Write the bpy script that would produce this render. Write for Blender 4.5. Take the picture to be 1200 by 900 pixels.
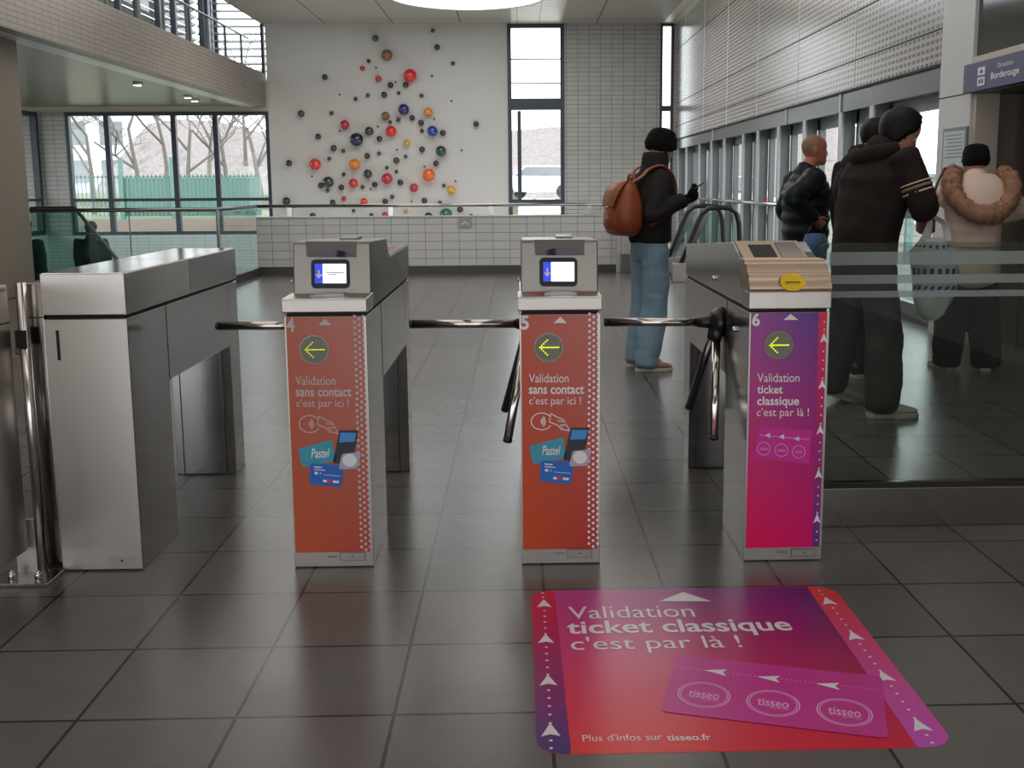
import bpy, bmesh, math, random
from mathutils import Vector, Matrix, noise
random.seed(7)
for o in list(bpy.data.objects): bpy.data.objects.remove(o, do_unlink=True)
SC = bpy.context.scene
COL = SC.collection
PI = math.pi

# ------------------------------------------------------------ camera
F, CX, CY, PITCH, YAW, ROLL, EYE = 1199.3646, 636.9654, 392.2356, 0.1459949, 0.0233456, 0.0060816, 1.33396
_cp, _sp, _cy, _sy = math.cos(PITCH), math.sin(PITCH), math.cos(YAW), math.sin(YAW)
_f = Vector((_sy * _cp, _cy * _cp, -_sp)); _r = Vector((_cy, -_sy, 0)); _d = _f.cross(_r)
_R = math.cos(ROLL) * _r + math.sin(ROLL) * _d
_D = -math.sin(ROLL) * _r + math.cos(ROLL) * _d
EYEV = Vector((0, 0, EYE))
cam = bpy.data.cameras.new('camera'); camo = bpy.data.objects.new('camera', cam); COL.objects.link(camo)
cam.sensor_width = 36; cam.sensor_fit = 'HORIZONTAL'; cam.lens = 36 * F / 1200
cam.shift_x = (600 - CX) / 1200; cam.shift_y = (CY - 450) / 1200
cam.clip_start = .05; cam.clip_end = 400
m4 = Matrix(((_R.x, -_D.x, -_f.x, 0), (_R.y, -_D.y, -_f.y, 0), (_R.z, -_D.z, -_f.z, EYE), (0, 0, 0, 1)))
camo.matrix_world = m4
SC.camera = camo

def ray(x, y): return _R * ((x - CX) / F) + _D * ((y - CY) / F) + _f
def atY(x, y, Y): d = ray(x, y); return EYEV + d * (Y / d.y)
def atX(x, y, X): d = ray(x, y); return EYEV + d * (X / d.x)
def atZ(x, y, Z=0.0): d = ray(x, y); return EYEV + d * ((Z - EYE) / d.z)

# ------------------------------------------------------------ world, exposure, lights
SC.view_settings.view_transform = 'Standard'; SC.view_settings.look = 'None'
SC.view_settings.gamma = 1; SC.view_settings.use_curve_mapping = False
SC.view_settings.exposure = 0.12
SC.cycles.sample_clamp_indirect = 3.0; SC.cycles.caustics_reflective = False; SC.cycles.caustics_refractive = False; SC.cycles.blur_glossy = 1.0
w = bpy.data.worlds.new('overcast_sky'); SC.world = w; w.use_nodes = True
bg = w.node_tree.nodes['Background']; bg.inputs[0].default_value = (.93, .97, 1.0, 1); bg.inputs[1].default_value = 3.4

def lin(c):
    c = c / 255
    return c / 12.92 if c <= .04045 else ((c + .055) / 1.055) ** 2.4
def rgb(c): return (lin(c[0]), lin(c[1]), lin(c[2]), 1)
def area(name, loc, rot, sx, sy, power, color=(1, 1, 1)):
    l = bpy.data.lights.new(name, 'AREA'); l.shape = 'RECTANGLE'; l.size = sx; l.size_y = sy; l.energy = power; l.color = color
    o = bpy.data.objects.new(name, l); COL.objects.link(o); o.location = loc; o.rotation_euler = rot
    return o

YB = 24.0      # far wall
CEIL = 4.95
XR = 3.65      # right wall
XF = -5.75     # balcony fascia
# unseen fill lights added under the ceiling to brighten hall and gates
for lx, ly, pw in ((-2.6, 1.5, 26), (1.6, 1.5, 26), (-2.6, 6.0, 45), (1.6, 6.0, 45), (-2.0, -3.0, 40), (2.0, -3.0, 40), (-3.2, 12.5, 85), (.8, 12.5, 85), (-3.2, 18.5, 95), (.8, 18.5, 95)):
    area('fill_light', (lx, ly, CEIL - .06), (0, 0, 0), 3.4, 3.4, pw, (1, .96, .91))

# ------------------------------------------------------------ materials
def nt(m): return m.node_tree.nodes, m.node_tree.links
def mat(name, c, rough=.5, metal=0, spec=.5, bump=0, bscale=40, emit=None, estr=1, var=0, stretch=None, coat=0, rvar=0, raw=False):
    m = bpy.data.materials.new(name); m.use_nodes = True
    N, L = nt(m); b = N['Principled BSDF']
    col = (*c, 1) if raw else rgb(c)
    b.inputs['Base Color'].default_value = col
    b.inputs['Roughness'].default_value = rough; b.inputs['Metallic'].default_value = metal
    b.inputs['Specular IOR Level'].default_value = spec
    if coat: b.inputs['Coat Weight'].default_value = coat; b.inputs['Coat Roughness'].default_value = .1
    if emit: b.inputs['Emission Color'].default_value = rgb(emit); b.inputs['Emission Strength'].default_value = estr
    if bump or var or rvar:
        t = N.new('ShaderNodeTexCoord'); n = N.new('ShaderNodeTexNoise'); n.inputs['Scale'].default_value = bscale; n.inputs['Detail'].default_value = 4
        src = t.outputs['Object']
        if stretch:
            mp = N.new('ShaderNodeMapping'); mp.inputs['Scale'].default_value = stretch; L.new(src, mp.inputs[0]); src = mp.outputs[0]
        L.new(src, n.inputs['Vector'])
        if bump:
            bp = N.new('ShaderNodeBump'); bp.inputs['Strength'].default_value = bump; bp.inputs['Distance'].default_value = .01
            L.new(n.outputs[0], bp.inputs['Height']); L.new(bp.outputs[0], b.inputs['Normal'])
        if var:
            r = N.new('ShaderNodeMix'); r.data_type = 'RGBA'
            r.inputs[6].default_value = tuple(min(1, x * (1 - var)) for x in col[:3]) + (1,)
            r.inputs[7].default_value = tuple(min(1, x * (1 + var)) for x in col[:3]) + (1,)
            L.new(n.outputs[0], r.inputs[0]); L.new(r.outputs[2], b.inputs['Base Color'])
        if rvar:
            mr = N.new('ShaderNodeMapRange'); mr.inputs[3].default_value = max(.02, rough - rvar); mr.inputs[4].default_value = rough + rvar
            L.new(n.outputs[0], mr.inputs[0]); L.new(mr.outputs[0], b.inputs['Roughness'])
    return m

def tile_mat(name, axes, tw, th, mortar, c1, c2, cm, rough=.35, off=(0, 0), shift=0, bump=.3, spec=.5, rvar=0, dirt=0, freq=2, moff=0.0):
    m = bpy.data.materials.new(name); m.use_nodes = True
    N, L = nt(m); b = N['Principled BSDF']; b.inputs['Roughness'].default_value = rough; b.inputs['Specular IOR Level'].default_value = spec
    t = N.new('ShaderNodeTexCoord'); s = N.new('ShaderNodeSeparateXYZ'); c = N.new('ShaderNodeCombineXYZ')
    L.new(t.outputs['Object'], s.inputs[0])
    for k in (0, 1):
        a = N.new('ShaderNodeMath'); a.operation = 'ADD'; a.inputs[1].default_value = -off[k] + 100 * (tw if k == 0 else th)
        L.new(s.outputs['XYZ'.index(axes[k])], a.inputs[0]); L.new(a.outputs[0], c.inputs[k])
    br = N.new('ShaderNodeTexBrick'); br.offset = shift; br.offset_frequency = freq; br.squash = 1
    br.inputs['Scale'].default_value = 1; br.inputs['Brick Width'].default_value = tw; br.inputs['Row Height'].default_value = th
    br.inputs['Mortar Size'].default_value = mortar; br.inputs['Mortar Smooth'].default_value = .1; br.inputs['Bias'].default_value = 0
    br.inputs['Color1'].default_value = rgb(c1); br.inputs['Color2'].default_value = rgb(c2); br.inputs['Mortar'].default_value = rgb(cm)
    L.new(c.outputs[0], br.inputs['Vector'])
    out = br.outputs['Color']
    if dirt:
        n = N.new('ShaderNodeTexNoise'); n.inputs['Scale'].default_value = 3; n.inputs['Detail'].default_value = 8; n.inputs['Roughness'].default_value = .7
        L.new(t.outputs['Object'], n.inputs['Vector'])
        mr = N.new('ShaderNodeMapRange'); mr.inputs[1].default_value = .3; mr.inputs[2].default_value = .7; mr.inputs[3].default_value = 1 - dirt; mr.inputs[4].default_value = 1 + dirt
        L.new(n.outputs[0], mr.inputs[0])
        mx = N.new('ShaderNodeVectorMath'); mx.operation = 'SCALE'; L.new(out, mx.inputs[0]); L.new(mr.outputs[0], mx.inputs['Scale']); out = mx.outputs[0]
        mr2 = N.new('ShaderNodeMapRange'); mr2.inputs[3].default_value = rough - rvar; mr2.inputs[4].default_value = rough + rvar
        L.new(n.outputs[0], mr2.inputs[0]); L.new(mr2.outputs[0], b.inputs['Roughness'])
    L.new(out, b.inputs['Base Color'])
    if bump:
        inv = N.new('ShaderNodeMath'); inv.operation = 'SUBTRACT'; inv.inputs[0].default_value = 1; L.new(br.outputs['Fac'], inv.inputs[1])
        bp = N.new('ShaderNodeBump'); bp.inputs['Strength'].default_value = bump; bp.inputs['Distance'].default_value = .003
        L.new(inv.outputs[0], bp.inputs['Height']); L.new(bp.outputs[0], b.inputs['Normal'])
    return m

def grad_mat(name, u0, u1, v0, v1, vaxis, tl, tr, bl, br_, rough=.35, gain=1.0):
    """printed colour gradient: four corner inks blended over the print (object space)"""
    m = bpy.data.materials.new(name); m.use_nodes = True
    N, L = nt(m); b = N['Principled BSDF']; b.inputs['Roughness'].default_value = rough
    t = N.new('ShaderNodeTexCoord'); s = N.new('ShaderNodeSeparateXYZ'); L.new(t.outputs['Object'], s.inputs[0])
    def rng(sock, a, b2):
        r = N.new('ShaderNodeMapRange'); r.inputs[1].default_value = a; r.inputs[2].default_value = b2; L.new(sock, r.inputs[0]); return r.outputs[0]
    fu = rng(s.outputs['X'], u0, u1); fv = rng(s.outputs[vaxis], v0, v1)
    def mix(f, a, b2):
        x = N.new('ShaderNodeMix'); x.data_type = 'RGBA'; L.new(f, x.inputs[0])
        for i, q in ((6, a), (7, b2)):
            if isinstance(q, tuple): x.inputs[i].default_value = tuple(min(1, k * gain) for k in rgb(q)[:3]) + (1,)
            else: L.new(q, x.inputs[i])
        return x.outputs[2]
    top = mix(fu, tl, tr); bot = mix(fu, bl, br_); L.new(mix(fv, bot, top), b.inputs['Base Color'])
    return m

def glass_mat(name, tint=(.93, .97, .96), refl=1.0, rough=.0):
    m = bpy.data.materials.new(name); m.use_nodes = True
    N, L = nt(m); N.remove(N['Principled BSDF']); out = N['Material Output']
    tr = N.new('ShaderNodeBsdfTransparent'); tr.inputs[0].default_value = (*tint, 1)
    gl = N.new('ShaderNodeBsdfGlossy'); gl.inputs['Roughness'].default_value = rough
    fr = N.new('ShaderNodeFresnel'); fr.inputs[0].default_value = 1.45
    ml = N.new('ShaderNodeMath'); ml.operation = 'MULTIPLY'; ml.inputs[1].default_value = refl; L.new(fr.outputs[0], ml.inputs[0])
    mx = N.new('ShaderNodeMixShader'); L.new(ml.outputs[0], mx.inputs[0]); L.new(tr.outputs[0], mx.inputs[1]); L.new(gl.outputs[0], mx.inputs[2])
    L.new(mx.outputs[0], out.inputs[0])
    return m

M = {}
M['steel'] = mat('brushed_steel', (168, 165, 163), .17, 1, bscale=2, stretch=(1, 1, 3), rvar=.03)
M['steel_front'] = mat('brushed_steel_front', (188, 181, 176), .34, 1, bscale=5, stretch=(4, 1, 1), rvar=.06)
M['steel_dark'] = mat('dark_steel', (120, 118, 116), .3, 1)
M['steel_polished'] = mat('polished_steel', (215, 208, 202), .14, 1)
M['bronze'] = mat('bronze_steel', (172, 152, 132), .34, 1)
M['seam'] = mat('dark_gap', (28, 26, 25), .7)
M['black'] = mat('black_plastic', (22, 22, 24), .4)
M['blackglass'] = mat('black_gloss', (12, 12, 26), .4, spec=.3)
M['white'] = mat('white_print', (235, 232, 232), .4)
M['whitegrey'] = mat('worn_white_print', (196, 188, 184), .5)
M['plate'] = mat('reader_plate', (190, 186, 184), .45)
M['floor'] = tile_mat('grey_floor_tile', 'XY', .4, .4, .005, (94, 91, 88), (107, 103, 100), (34, 33, 32), .25, off=(-1.12944, 2.44484), dirt=.1, rvar=.04, bump=0, spec=.5)
M['para'] = tile_mat('parapet_tile', 'XZ', .255, .127, .0045, (192, 190, 187), (200, 198, 195), (112, 118, 116), .3, off=(.12, .11), bump=.3)
M['para_side'] = tile_mat('parapet_tile_side', 'YZ', .255, .127, .0045, (192, 190, 187), (200, 198, 195), (112, 118, 116), .3, off=(.12, .11), bump=.3)
M['walltile'] = tile_mat('fine_wall_tile', 'XZ', .26, .104, .0055, (178, 175, 170), (186, 183, 178), (116, 114, 110), .35, off=(.08, .02), bump=.3)
M['walltile_side'] = tile_mat('fine_wall_tile_side', 'YZ', .26, .104, .0055, (178, 175, 170), (186, 183, 178), (116, 114, 110), .35, off=(.08, .02), bump=.3)
M['lowtile'] = tile_mat('white_lower_tile', 'XZ', .26, .075, .004, (222, 226, 224), (228, 232, 230), (170, 176, 176), .4, bump=.2)
M['fascia'] = tile_mat('balcony_fascia_tile', 'YZ', .22, .068, .0042, (134, 125, 115), (142, 133, 123), (78, 72, 67), .38, bump=.5)
M['slot'] = tile_mat('perforated_panel', 'YZ', .105, .062, .0165, (104, 101, 99), (110, 107, 105), (188, 183, 180), .22, off=(0, .035), bump=0, spec=.7)
M['creamtile'] = tile_mat('cream_ceiling_tile', 'XY', .5, .35, .012, (232, 226, 206), (236, 230, 212), (176, 170, 150), .4, bump=0)
M['wallpaint'] = mat('white_wall_paint', (204, 199, 194), .7, var=.02, bscale=1)
M['ceiling'] = mat('ceiling_panel', (186, 180, 170), .6)
M['soffit'] = mat('slatted_metal_soffit', (160, 156, 146), .3, .75, bump=.25, bscale=6, stretch=(.3, 3.5, 1))
M['beige'] = mat('beige_pillar', (116, 105, 92), .6, var=.03, bscale=3)
M['pillar_white'] = mat('white_cladding', (206, 206, 204), .35)
M['skirt'] = mat('dark_skirting', (64, 62, 62), .4)
M['frame'] = mat('dark_window_frame', (62, 68, 78), .4, .3)
M['frame_grey'] = mat('grey_aluminium', (116, 121, 122), .4, .2)
M['frame_band'] = mat('grey_band', (118, 122, 122), .25, .5)
M['finedge'] = mat('light_fin_edge', (190, 194, 194), .35, .3)
M['glass'] = glass_mat('window_glass', (.95, .98, .98))
M['glass_green'] = glass_mat('greenish_glass', (.86, .93, .91), .3)
M['glass_teal'] = glass_mat('teal_glass', (.62, .74, .71), .4)
M['glass_barrier'] = glass_mat('barrier_glass', (.76, .81, .78), 1.1)
M['frost'] = mat('frosted_band', (150, 158, 156), .5)
_b = M['frost'].node_tree.nodes['Principled BSDF']; _b.inputs['Alpha'].default_value = .72
M['lampwhite'] = mat('light_dome', (240, 245, 250), .5, emit=(222, 238, 250), estr=2.2)
M['spot'] = mat('lamp_glow', (255, 250, 240), .5, emit=(255, 250, 235), estr=6)
M['grass'] = mat('grass', (106, 110, 86), .9, var=.25, bscale=3)
M['litter'] = mat('leaf_litter', (104, 80, 68), .9, var=.35, bscale=14)
M['bark'] = mat('pale_bark', (112, 106, 100), .9)
M['greenfence'] = mat('green_fence', (104, 140, 133), .6)
M['render'] = mat('pale_render', (206, 208, 208), .8)
M['bwin'] = mat('building_window', (110, 114, 118), .3)
M['scrub'] = mat('scrub', (136, 128, 126), .95, var=.5, bscale=5, stretch=(1, 1, .35))

# ------------------------------------------------------------ mesh helpers
class MB:
    def __init__(s): s.v = []; s.f = []; s.sm = []
    def add(s, vs, fs, smooth=False):
        n = len(s.v); s.v += [Vector(v) for v in vs]; s.f += [tuple(i + n for i in f) for f in fs]; s.sm += [smooth] * len(fs); return s
    def box(s, x0, x1, y0, y1, z0, z1):
        vs = [(x, y, z) for z in (z0, z1) for y in (y0, y1) for x in (x0, x1)]
        return s.add(vs, [(0, 2, 3, 1), (4, 5, 7, 6), (0, 1, 5, 4), (2, 6, 7, 3), (0, 4, 6, 2), (1, 3, 7, 5)])
    def prism(s, poly, axis, a0, a1, smooth=False):
        """poly: 2D points; axis 'x' -> (y,z), 'y' -> (x,z), 'z' -> (x,y)"""
        def P(p, a): return {'x': (a, p[0], p[1]), 'y': (p[0], a, p[1]), 'z': (p[0], p[1], a)}[axis]
        n = len(poly); vs = [P(p, a0) for p in poly] + [P(p, a1) for p in poly]
        fs = [tuple(range(n))[::-1], tuple(range(n, 2 * n))] + [(i, (i + 1) % n, n + (i + 1) % n, n + i) for i in range(n)]
        return s.add(vs, fs, smooth)
    def tube(s, pts, r, seg=10, caps=True):
        pts = [Vector(p) for p in pts]; n = len(pts); rs = r if isinstance(r, (list, tuple)) else [r] * n
        vs = []; up = None
        for i, p in enumerate(pts):
            t = (pts[min(i + 1, n - 1)] - pts[max(i - 1, 0)]).normalized()
            if up is None: up = Vector((0, 0, 1)) if abs(t.z) < .9 else Vector((1, 0, 0))
            a = t.cross(up).normalized(); up = a.cross(t).normalized()
            for k in range(seg):
                q = 2 * PI * k / seg; vs.append(p + (a * math.cos(q) + up * math.sin(q)) * rs[i])
        fs = [(i * seg + k, i * seg + (k + 1) % seg, (i + 1) * seg + (k + 1) % seg, (i + 1) * seg + k) for i in range(n - 1) for k in range(seg)]
        s.add(vs, fs, True)
        if caps:
            b = len(s.v) - len(vs)
            s.f += [tuple(b + k for k in range(seg))[::-1], tuple(b + (n - 1) * seg + k for k in range(seg))]; s.sm += [False, False]
        return s
    def sphere(s, c, r, seg=16, rings=10, sc=(1, 1, 1)):
        vs = []; c = Vector(c)
        for i in range(rings + 1):
            th = PI * i / rings
            for k in range(seg):
                ph = 2 * PI * k / seg
                vs.append(c + Vector((r * sc[0] * math.sin(th) * math.cos(ph), r * sc[1] * math.sin(th) * math.sin(ph), r * sc[2] * math.cos(th))))
        fs = [(i * seg + k, (i + 1) * seg + k, (i + 1) * seg + (k + 1) % seg, i * seg + (k + 1) % seg) for i in range(rings) for k in range(seg)]
        return s.add(vs, fs, True)
    def loft(s, rings, smooth=True):
        """rings: lists of equal numbers of points"""
        n = len(rings[0]); vs = [p for r in rings for p in r]
        fs = [(i * n + k, i * n + (k + 1) % n, (i + 1) * n + (k + 1) % n, (i + 1) * n + k) for i in range(len(rings) - 1) for k in range(n)]
        s.add(vs, fs, smooth); b = len(s.v) - len(vs)
        s.f += [tuple(b + k for k in range(n))[::-1], tuple(b + (len(rings) - 1) * n + k for k in range(n))]; s.sm += [smooth, smooth]
        return s
    def join(s, o): return s.add(o.v, o.f) if False else s._j(o)
    def _j(s, o):
        n = len(s.v); s.v += o.v; s.f += [tuple(i + n for i in f) for f in o.f]; s.sm += o.sm; return s
    def build(s, name, m, parent=None, bevel=0, seg=2, weld=False):
        off = parent_world(parent) if parent else Vector((0, 0, 0))
        me = bpy.data.meshes.new(name); me.from_pydata([v - off for v in s.v], [], s.f); me.update()
        bm = bmesh.new(); bm.from_mesh(me)
        bmesh.ops.remove_doubles(bm, verts=bm.verts, dist=1e-6) if weld else None
        bmesh.ops.recalc_face_normals(bm, faces=bm.faces); bm.to_mesh(me); bm.free()
        if len(me.polygons) == len(s.sm):
            for p, q in zip(me.polygons, s.sm): p.use_smooth = q
        else:
            for p in me.polygons: p.use_smooth = any(s.sm)
        me.materials.append(m)
        o = bpy.data.objects.new(name, me); COL.objects.link(o)
        if parent: o.parent = parent
        if bevel:
            b = o.modifiers.new('bevel', 'BEVEL'); b.width = bevel; b.segments = seg; b.limit_method = 'ANGLE'; b.angle_limit = .6
        return o
def parent_world(p):
    v = Vector((0, 0, 0))
    while p: v += p.location; p = p.parent
    return v
def tag(o, label, cat, group=None):
    o['label'] = label; o['category'] = cat
    if group: o['group'] = group
    return o
def thing(name, label, cat, loc=(0, 0, 0), group=None):
    o = bpy.data.objects.new(name, None); COL.objects.link(o); o.location = loc; o.empty_display_size = .1
    return tag(o, label, cat, group)
def struct(name, mb, m, **k):
    o = mb.build(name, m, **k); o['kind'] = 'structure'; return o
def flat(name, polys, fn, m, parent):
    """flat print: 2D polygons mapped to the surface by fn(u,v)"""
    mb = MB()
    for p in polys: mb.add([fn(*q) for q in p], [tuple(range(len(p)))])
    return mb.build(name, m, parent)
def disc(cx, cy, rx, ry=None, n=20): ry = ry or rx; return [(cx + rx * math.cos(2 * PI * k / n), cy + ry * math.sin(2 * PI * k / n)) for k in range(n)]
def ring2(cx, cy, rx, ry, w, n=36, a0=0, a1=2 * PI):
    o = []
    for k in range(n):
        a = a0 + (a1 - a0) * k / n; b = a0 + (a1 - a0) * (k + 1) / n
        o.append([(cx + rx * math.cos(a), cy + ry * math.sin(a)), (cx + rx * math.cos(b), cy + ry * math.sin(b)),
                  (cx + (rx - w) * math.cos(b), cy + (ry - w) * math.sin(b)), (cx + (rx - w) * math.cos(a), cy + (ry - w) * math.sin(a))])
    return o
def stroke(pts, w):
    o = []
    for (x0, y0), (x1, y1) in zip(pts, pts[1:]):
        d = math.hypot(x1 - x0, y1 - y0) or 1; nx, ny = -(y1 - y0) / d * w / 2, (x1 - x0) / d * w / 2
        o.append([(x0 + nx, y0 + ny), (x1 + nx, y1 + ny), (x1 - nx, y1 - ny), (x0 - nx, y0 - ny)])
    return o
def rrect(u0, v0, u1, v1, r, n=5):
    o = []
    for (cx, cy, a) in ((u1 - r, v1 - r, 0), (u0 + r, v1 - r, PI / 2), (u0 + r, v0 + r, PI), (u1 - r, v0 + r, 1.5 * PI)):
        for k in range(n + 1): q = a + PI / 2 * k / n; o.append((cx + r * math.cos(q), cy + r * math.sin(q)))
    return o
_txt = {}
def text(name, s, box, fn, m, parent, bold=0.0, shear=0):
    """letters whose ink fills box=(u0,v0,u1,v1)"""
    key = (s, bold, shear)
    if key not in _txt:
        cu = bpy.data.curves.new('t', 'FONT'); cu.body = s; cu.size = 1; cu.offset = bold; cu.fill_mode = 'FRONT'; cu.resolution_u = 4; cu.shear = shear
        ob = bpy.data.objects.new('t', cu); COL.objects.link(ob)
        dg = bpy.context.evaluated_depsgraph_get(); me = ob.evaluated_get(dg).to_mesh()
        _txt[key] = ([v.co[:2] for v in me.vertices], [tuple(p.vertices) for p in me.polygons])
        ob.evaluated_get(dg).to_mesh_clear(); bpy.data.objects.remove(ob); bpy.data.curves.remove(cu)
    vs, fs = _txt[key]
    x0 = min(v[0] for v in vs); x1 = max(v[0] for v in vs); y0 = min(v[1] for v in vs); y1 = max(v[1] for v in vs)
    mb = MB(); mb.add([fn(box[0] + (v[0] - x0) / (x1 - x0) * (box[2] - box[0]), box[1] + (v[1] - y0) / (y1 - y0) * (box[3] - box[1])) for v in vs], fs)
    return mb.build(name, m, parent)

# ============================================================ THE BUILDING
M['ceil_tile'] = tile_mat('ceiling_panels', 'XY', 1.534, 3.2, .016, (184, 178, 168), (188, 182, 172), (104, 100, 94), .6, off=(atY(380.8, 26, YB).x, 1.0), bump=0)
struct('floor', MB().prism([(-14, -8), (5, -8), (5, 8.7), (3.95, 8.7), (3.95, YB), (1.5, YB), (1.5, 15.66), (-4.0, 15.66), (-4.0, 13.5), (-14, 13.5)], 'z', -.3, 0), M['floor'])
struct('floor', MB().box(-12, 1.5, 13.0, YB, -1.2, -1.0), M['lowtile'])
struct('wall_stairwell', MB().box(-12, -4.0, 13.4, 13.5, -1.2, -.001), M['lowtile'])
struct('ceiling', MB().box(XF - .02, 4.2, -8, YB + .3, CEIL, CEIL + .25), M['ceil_tile'])
xa, xb, xc, xd, xe = (atY(p, 30, YB).x for p in (310, 594, 661, 774, 790))
struct('wall_far_art', MB().box(xa, xb, YB, YB + .3, -1.2, CEIL), M['wallpaint'])
struct('wall_far_tiled', MB().box(xc, xd, YB, YB + .3, -1.2, CEIL), M['walltile'])
struct('wall_far_right', MB().box(xe, XR + .4, YB, YB + .3, -.3, CEIL), M['walltile'])
zs = .2
struct('wall_far_sill', MB().box(xb, xc, YB, YB + .3, -1.2, zs), M['walltile'])
# cream strip of the ceiling over the tall window, with its dark edge
struct('trim_ceiling_strip', MB().box(xb + .1, xc - .05, 8, YB, CEIL - .012, CEIL - .002), M['creamtile'])
struct('trim_ceiling_strip_right', MB().box(xd + .05, XR, 8, YB, CEIL - .012, CEIL - .002), M['creamtile'])

# windows -------------------------------------------------
def window(name, x0, x1, z0, z1, y, ft, mull=(), trans=(), depth=.14, m=None, axis='y', glass='glass'):
    """a frame in the plane y (or x when axis is 'x'); mull = list of (position, z0, z1), trans = list of (z, thickness)"""
    m = m or M['frame']; mb = MB()
    def B(u0, u1, w0, w1, d0=0, d1=depth):
        if axis == 'y': mb.box(u0, u1, y + d0, y + d1, w0, w1)
        else: mb.box(y + d0, y + d1, u0, u1, w0, w1)
    B(x0, x0 + ft, z0, z1); B(x1 - ft, x1, z0, z1); B(x0 + ft, x1 - ft, z1 - ft, z1); B(x0 + ft, x1 - ft, z0, z0 + ft)
    for p, a, b, wd in mull: B(p - wd / 2, p + wd / 2, a, b, .01, depth - .01)
    for p, wd in trans: B(x0 + ft, x1 - ft, p - wd / 2, p + wd / 2, .015, depth - .015)
    o = struct(name, mb, m)
    g = MB()
    if axis == 'y': g.add([(x0, y + depth / 2, z0), (x1, y + depth / 2, z0), (x1, y + depth / 2, z1), (x0, y + depth / 2, z1)], [(0, 1, 2, 3)])
    else: g.add([(y + depth / 2, x0, z0), (y + depth / 2, x1, z0), (y + depth / 2, x1, z1), (y + depth / 2, x0, z1)], [(0, 1, 2, 3)])
    g.build('pane', M[glass], o)
    return o
zt = lambda p, q: atY(p, q, YB).z
window('window_1', xb, xc, zs, CEIL - .01, YB - .02, .09, [(atY(609, 200, YB).x, zt(609, 236), zt(609, 130), .09)],
       [(zt(620, 122), .26), (zt(620, 236), .09), (zt(620, 69), .02), (zt(620, 97.5), .02)])
window('window_2', xd, xe, 0, CEIL - .01, YB - .02, .06, [], [(zt(782, 127), .12)])
xl = atY(80, 200, YB).x; z0, z1 = zt(200, 275), zt(200, 131)
window('window_3', xl, xa, z0, z1, YB, .08, [(atY(p, 200, YB).x, z0, z1, .11) for p in (127.5, 205.5, 254.5)], [(zt(200, 234), .07)])
struct('wall_far_left_low', MB().box(-12, xa, YB, YB + .3, -1.2, z0), M['lowtile'])
struct('wall_far_left_high', MB().box(-12, xa, YB + .01, YB + .3, z1, 3.7), M['ceiling'])
xp = atY(50, 200, YB).x
struct('wall_far_left_pier', MB().box(xp - .8, xl, YB, YB + .3, z0, z1), M['walltile'])
xs = xp
window('window_4', 17.5, YB - .05, .25, z1, xs - .15, .1, [(20.9, .25, z1, .1)], [(1.05, .06)], axis='x')
struct('wall_side_left_low', MB().box(xs - .3, xs, 6, YB, -1.2, .25), M['lowtile'])
struct('wall_side_left', MB().box(xs - .3, xs, 12.5, 17.5, .25, 3.12), M['walltile_side'])

# balcony: soffit, fascia, gallery and its glazing
ZB, ZT = 3.115, 3.86
struct('trim_balcony_fascia', MB().box(XF - .2, XF, -8, YB, ZB, ZT), M['fascia'])
struct('ceiling_soffit', MB().box(-14, XF - .2, -8, YB, ZB + .02, ZB + .3), M['soffit'])
M['soffit_reflection'] = mat('painted_window_reflection', (214, 216, 212), .3)
struct('soffit_reflection_strip', MB().box(XF - .48, XF - .202, 12.3, YB - .2, ZB - .005, ZB + .02), M['soffit_reflection'])  # reflected window painted as a pale glossy strip along the soffit edge
struct('floor_gallery', MB().box(-7.2, XF - .2, -6, YB, ZT - .35, ZT - .2), M['skirt'])
XG = -6.95
mq = MB()
for p in (143, 165, 189, 207, 224, 239.5, 255): mq.box(XG - .1, XG, atX(p, 30, XG).y - .05, atX(p, 30, XG).y + .05, ZT - .2, 6.6)
mq.box(XG - .12, XG, 6, YB, 6.5, 6.6).box(XG - .16, XG + .06, YB - .2, YB - .02, ZT - .2, 6.6)
o = struct('window_5', mq, M['frame'])
MB().add([(XG - .06, 6, ZT - .2), (XG - .06, YB, ZT - .2), (XG - .06, YB, 6.5), (XG - .06, 6, 6.5)], [(0, 1, 2, 3)]).build('pane', M['glass'], o)
o = window('window_6', XG, XF, ZT - .2, 6.6, YB + .05, .06)
sl = MB(); z = ZT - .1
while z < 6.5:
    sl.prism([(-.07, -.022), (-.05, -.03), (.07, .022), (.05, .03)], 'y', 0, 0) if False else None
    sl.add([(XG - .55, 6, z), (XG - .40, 6, z + .07), (XG - .41, 6, z + .09), (XG - .56, 6, z + .02),
            (XG - .55, YB + .5, z), (XG - .40, YB + .5, z + .07), (XG - .41, YB + .5, z + .09), (XG - .56, YB + .5, z + .02)],
           [(0, 1, 2, 3), (4, 5, 6, 7), (0, 1, 5, 4), (1, 2, 6, 5), (2, 3, 7, 6), (3, 0, 4, 7)])
    sl.add([(XG - .4, YB + .45, z), (XG - .4, YB + .6, z + .06), (XG - .4, YB + .59, z + .08), (XG - .4, YB + .44, z + .02),
            (XF, YB + .45, z), (XF, YB + .6, z + .06), (XF, YB + .59, z + .08), (XF, YB + .44, z + .02)],
           [(0, 1, 2, 3), (4, 5, 6, 7), (0, 1, 5, 4), (1, 2, 6, 5), (2, 3, 7, 6), (3, 0, 4, 7)])
    z += .168
struct('trim_louvres', sl, M['frame_grey'])
struct('ceiling_gallery', MB().box(-7.6, XF + .2, -6, YB + .3, 6.6, 6.8), M['ceiling'])
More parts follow.
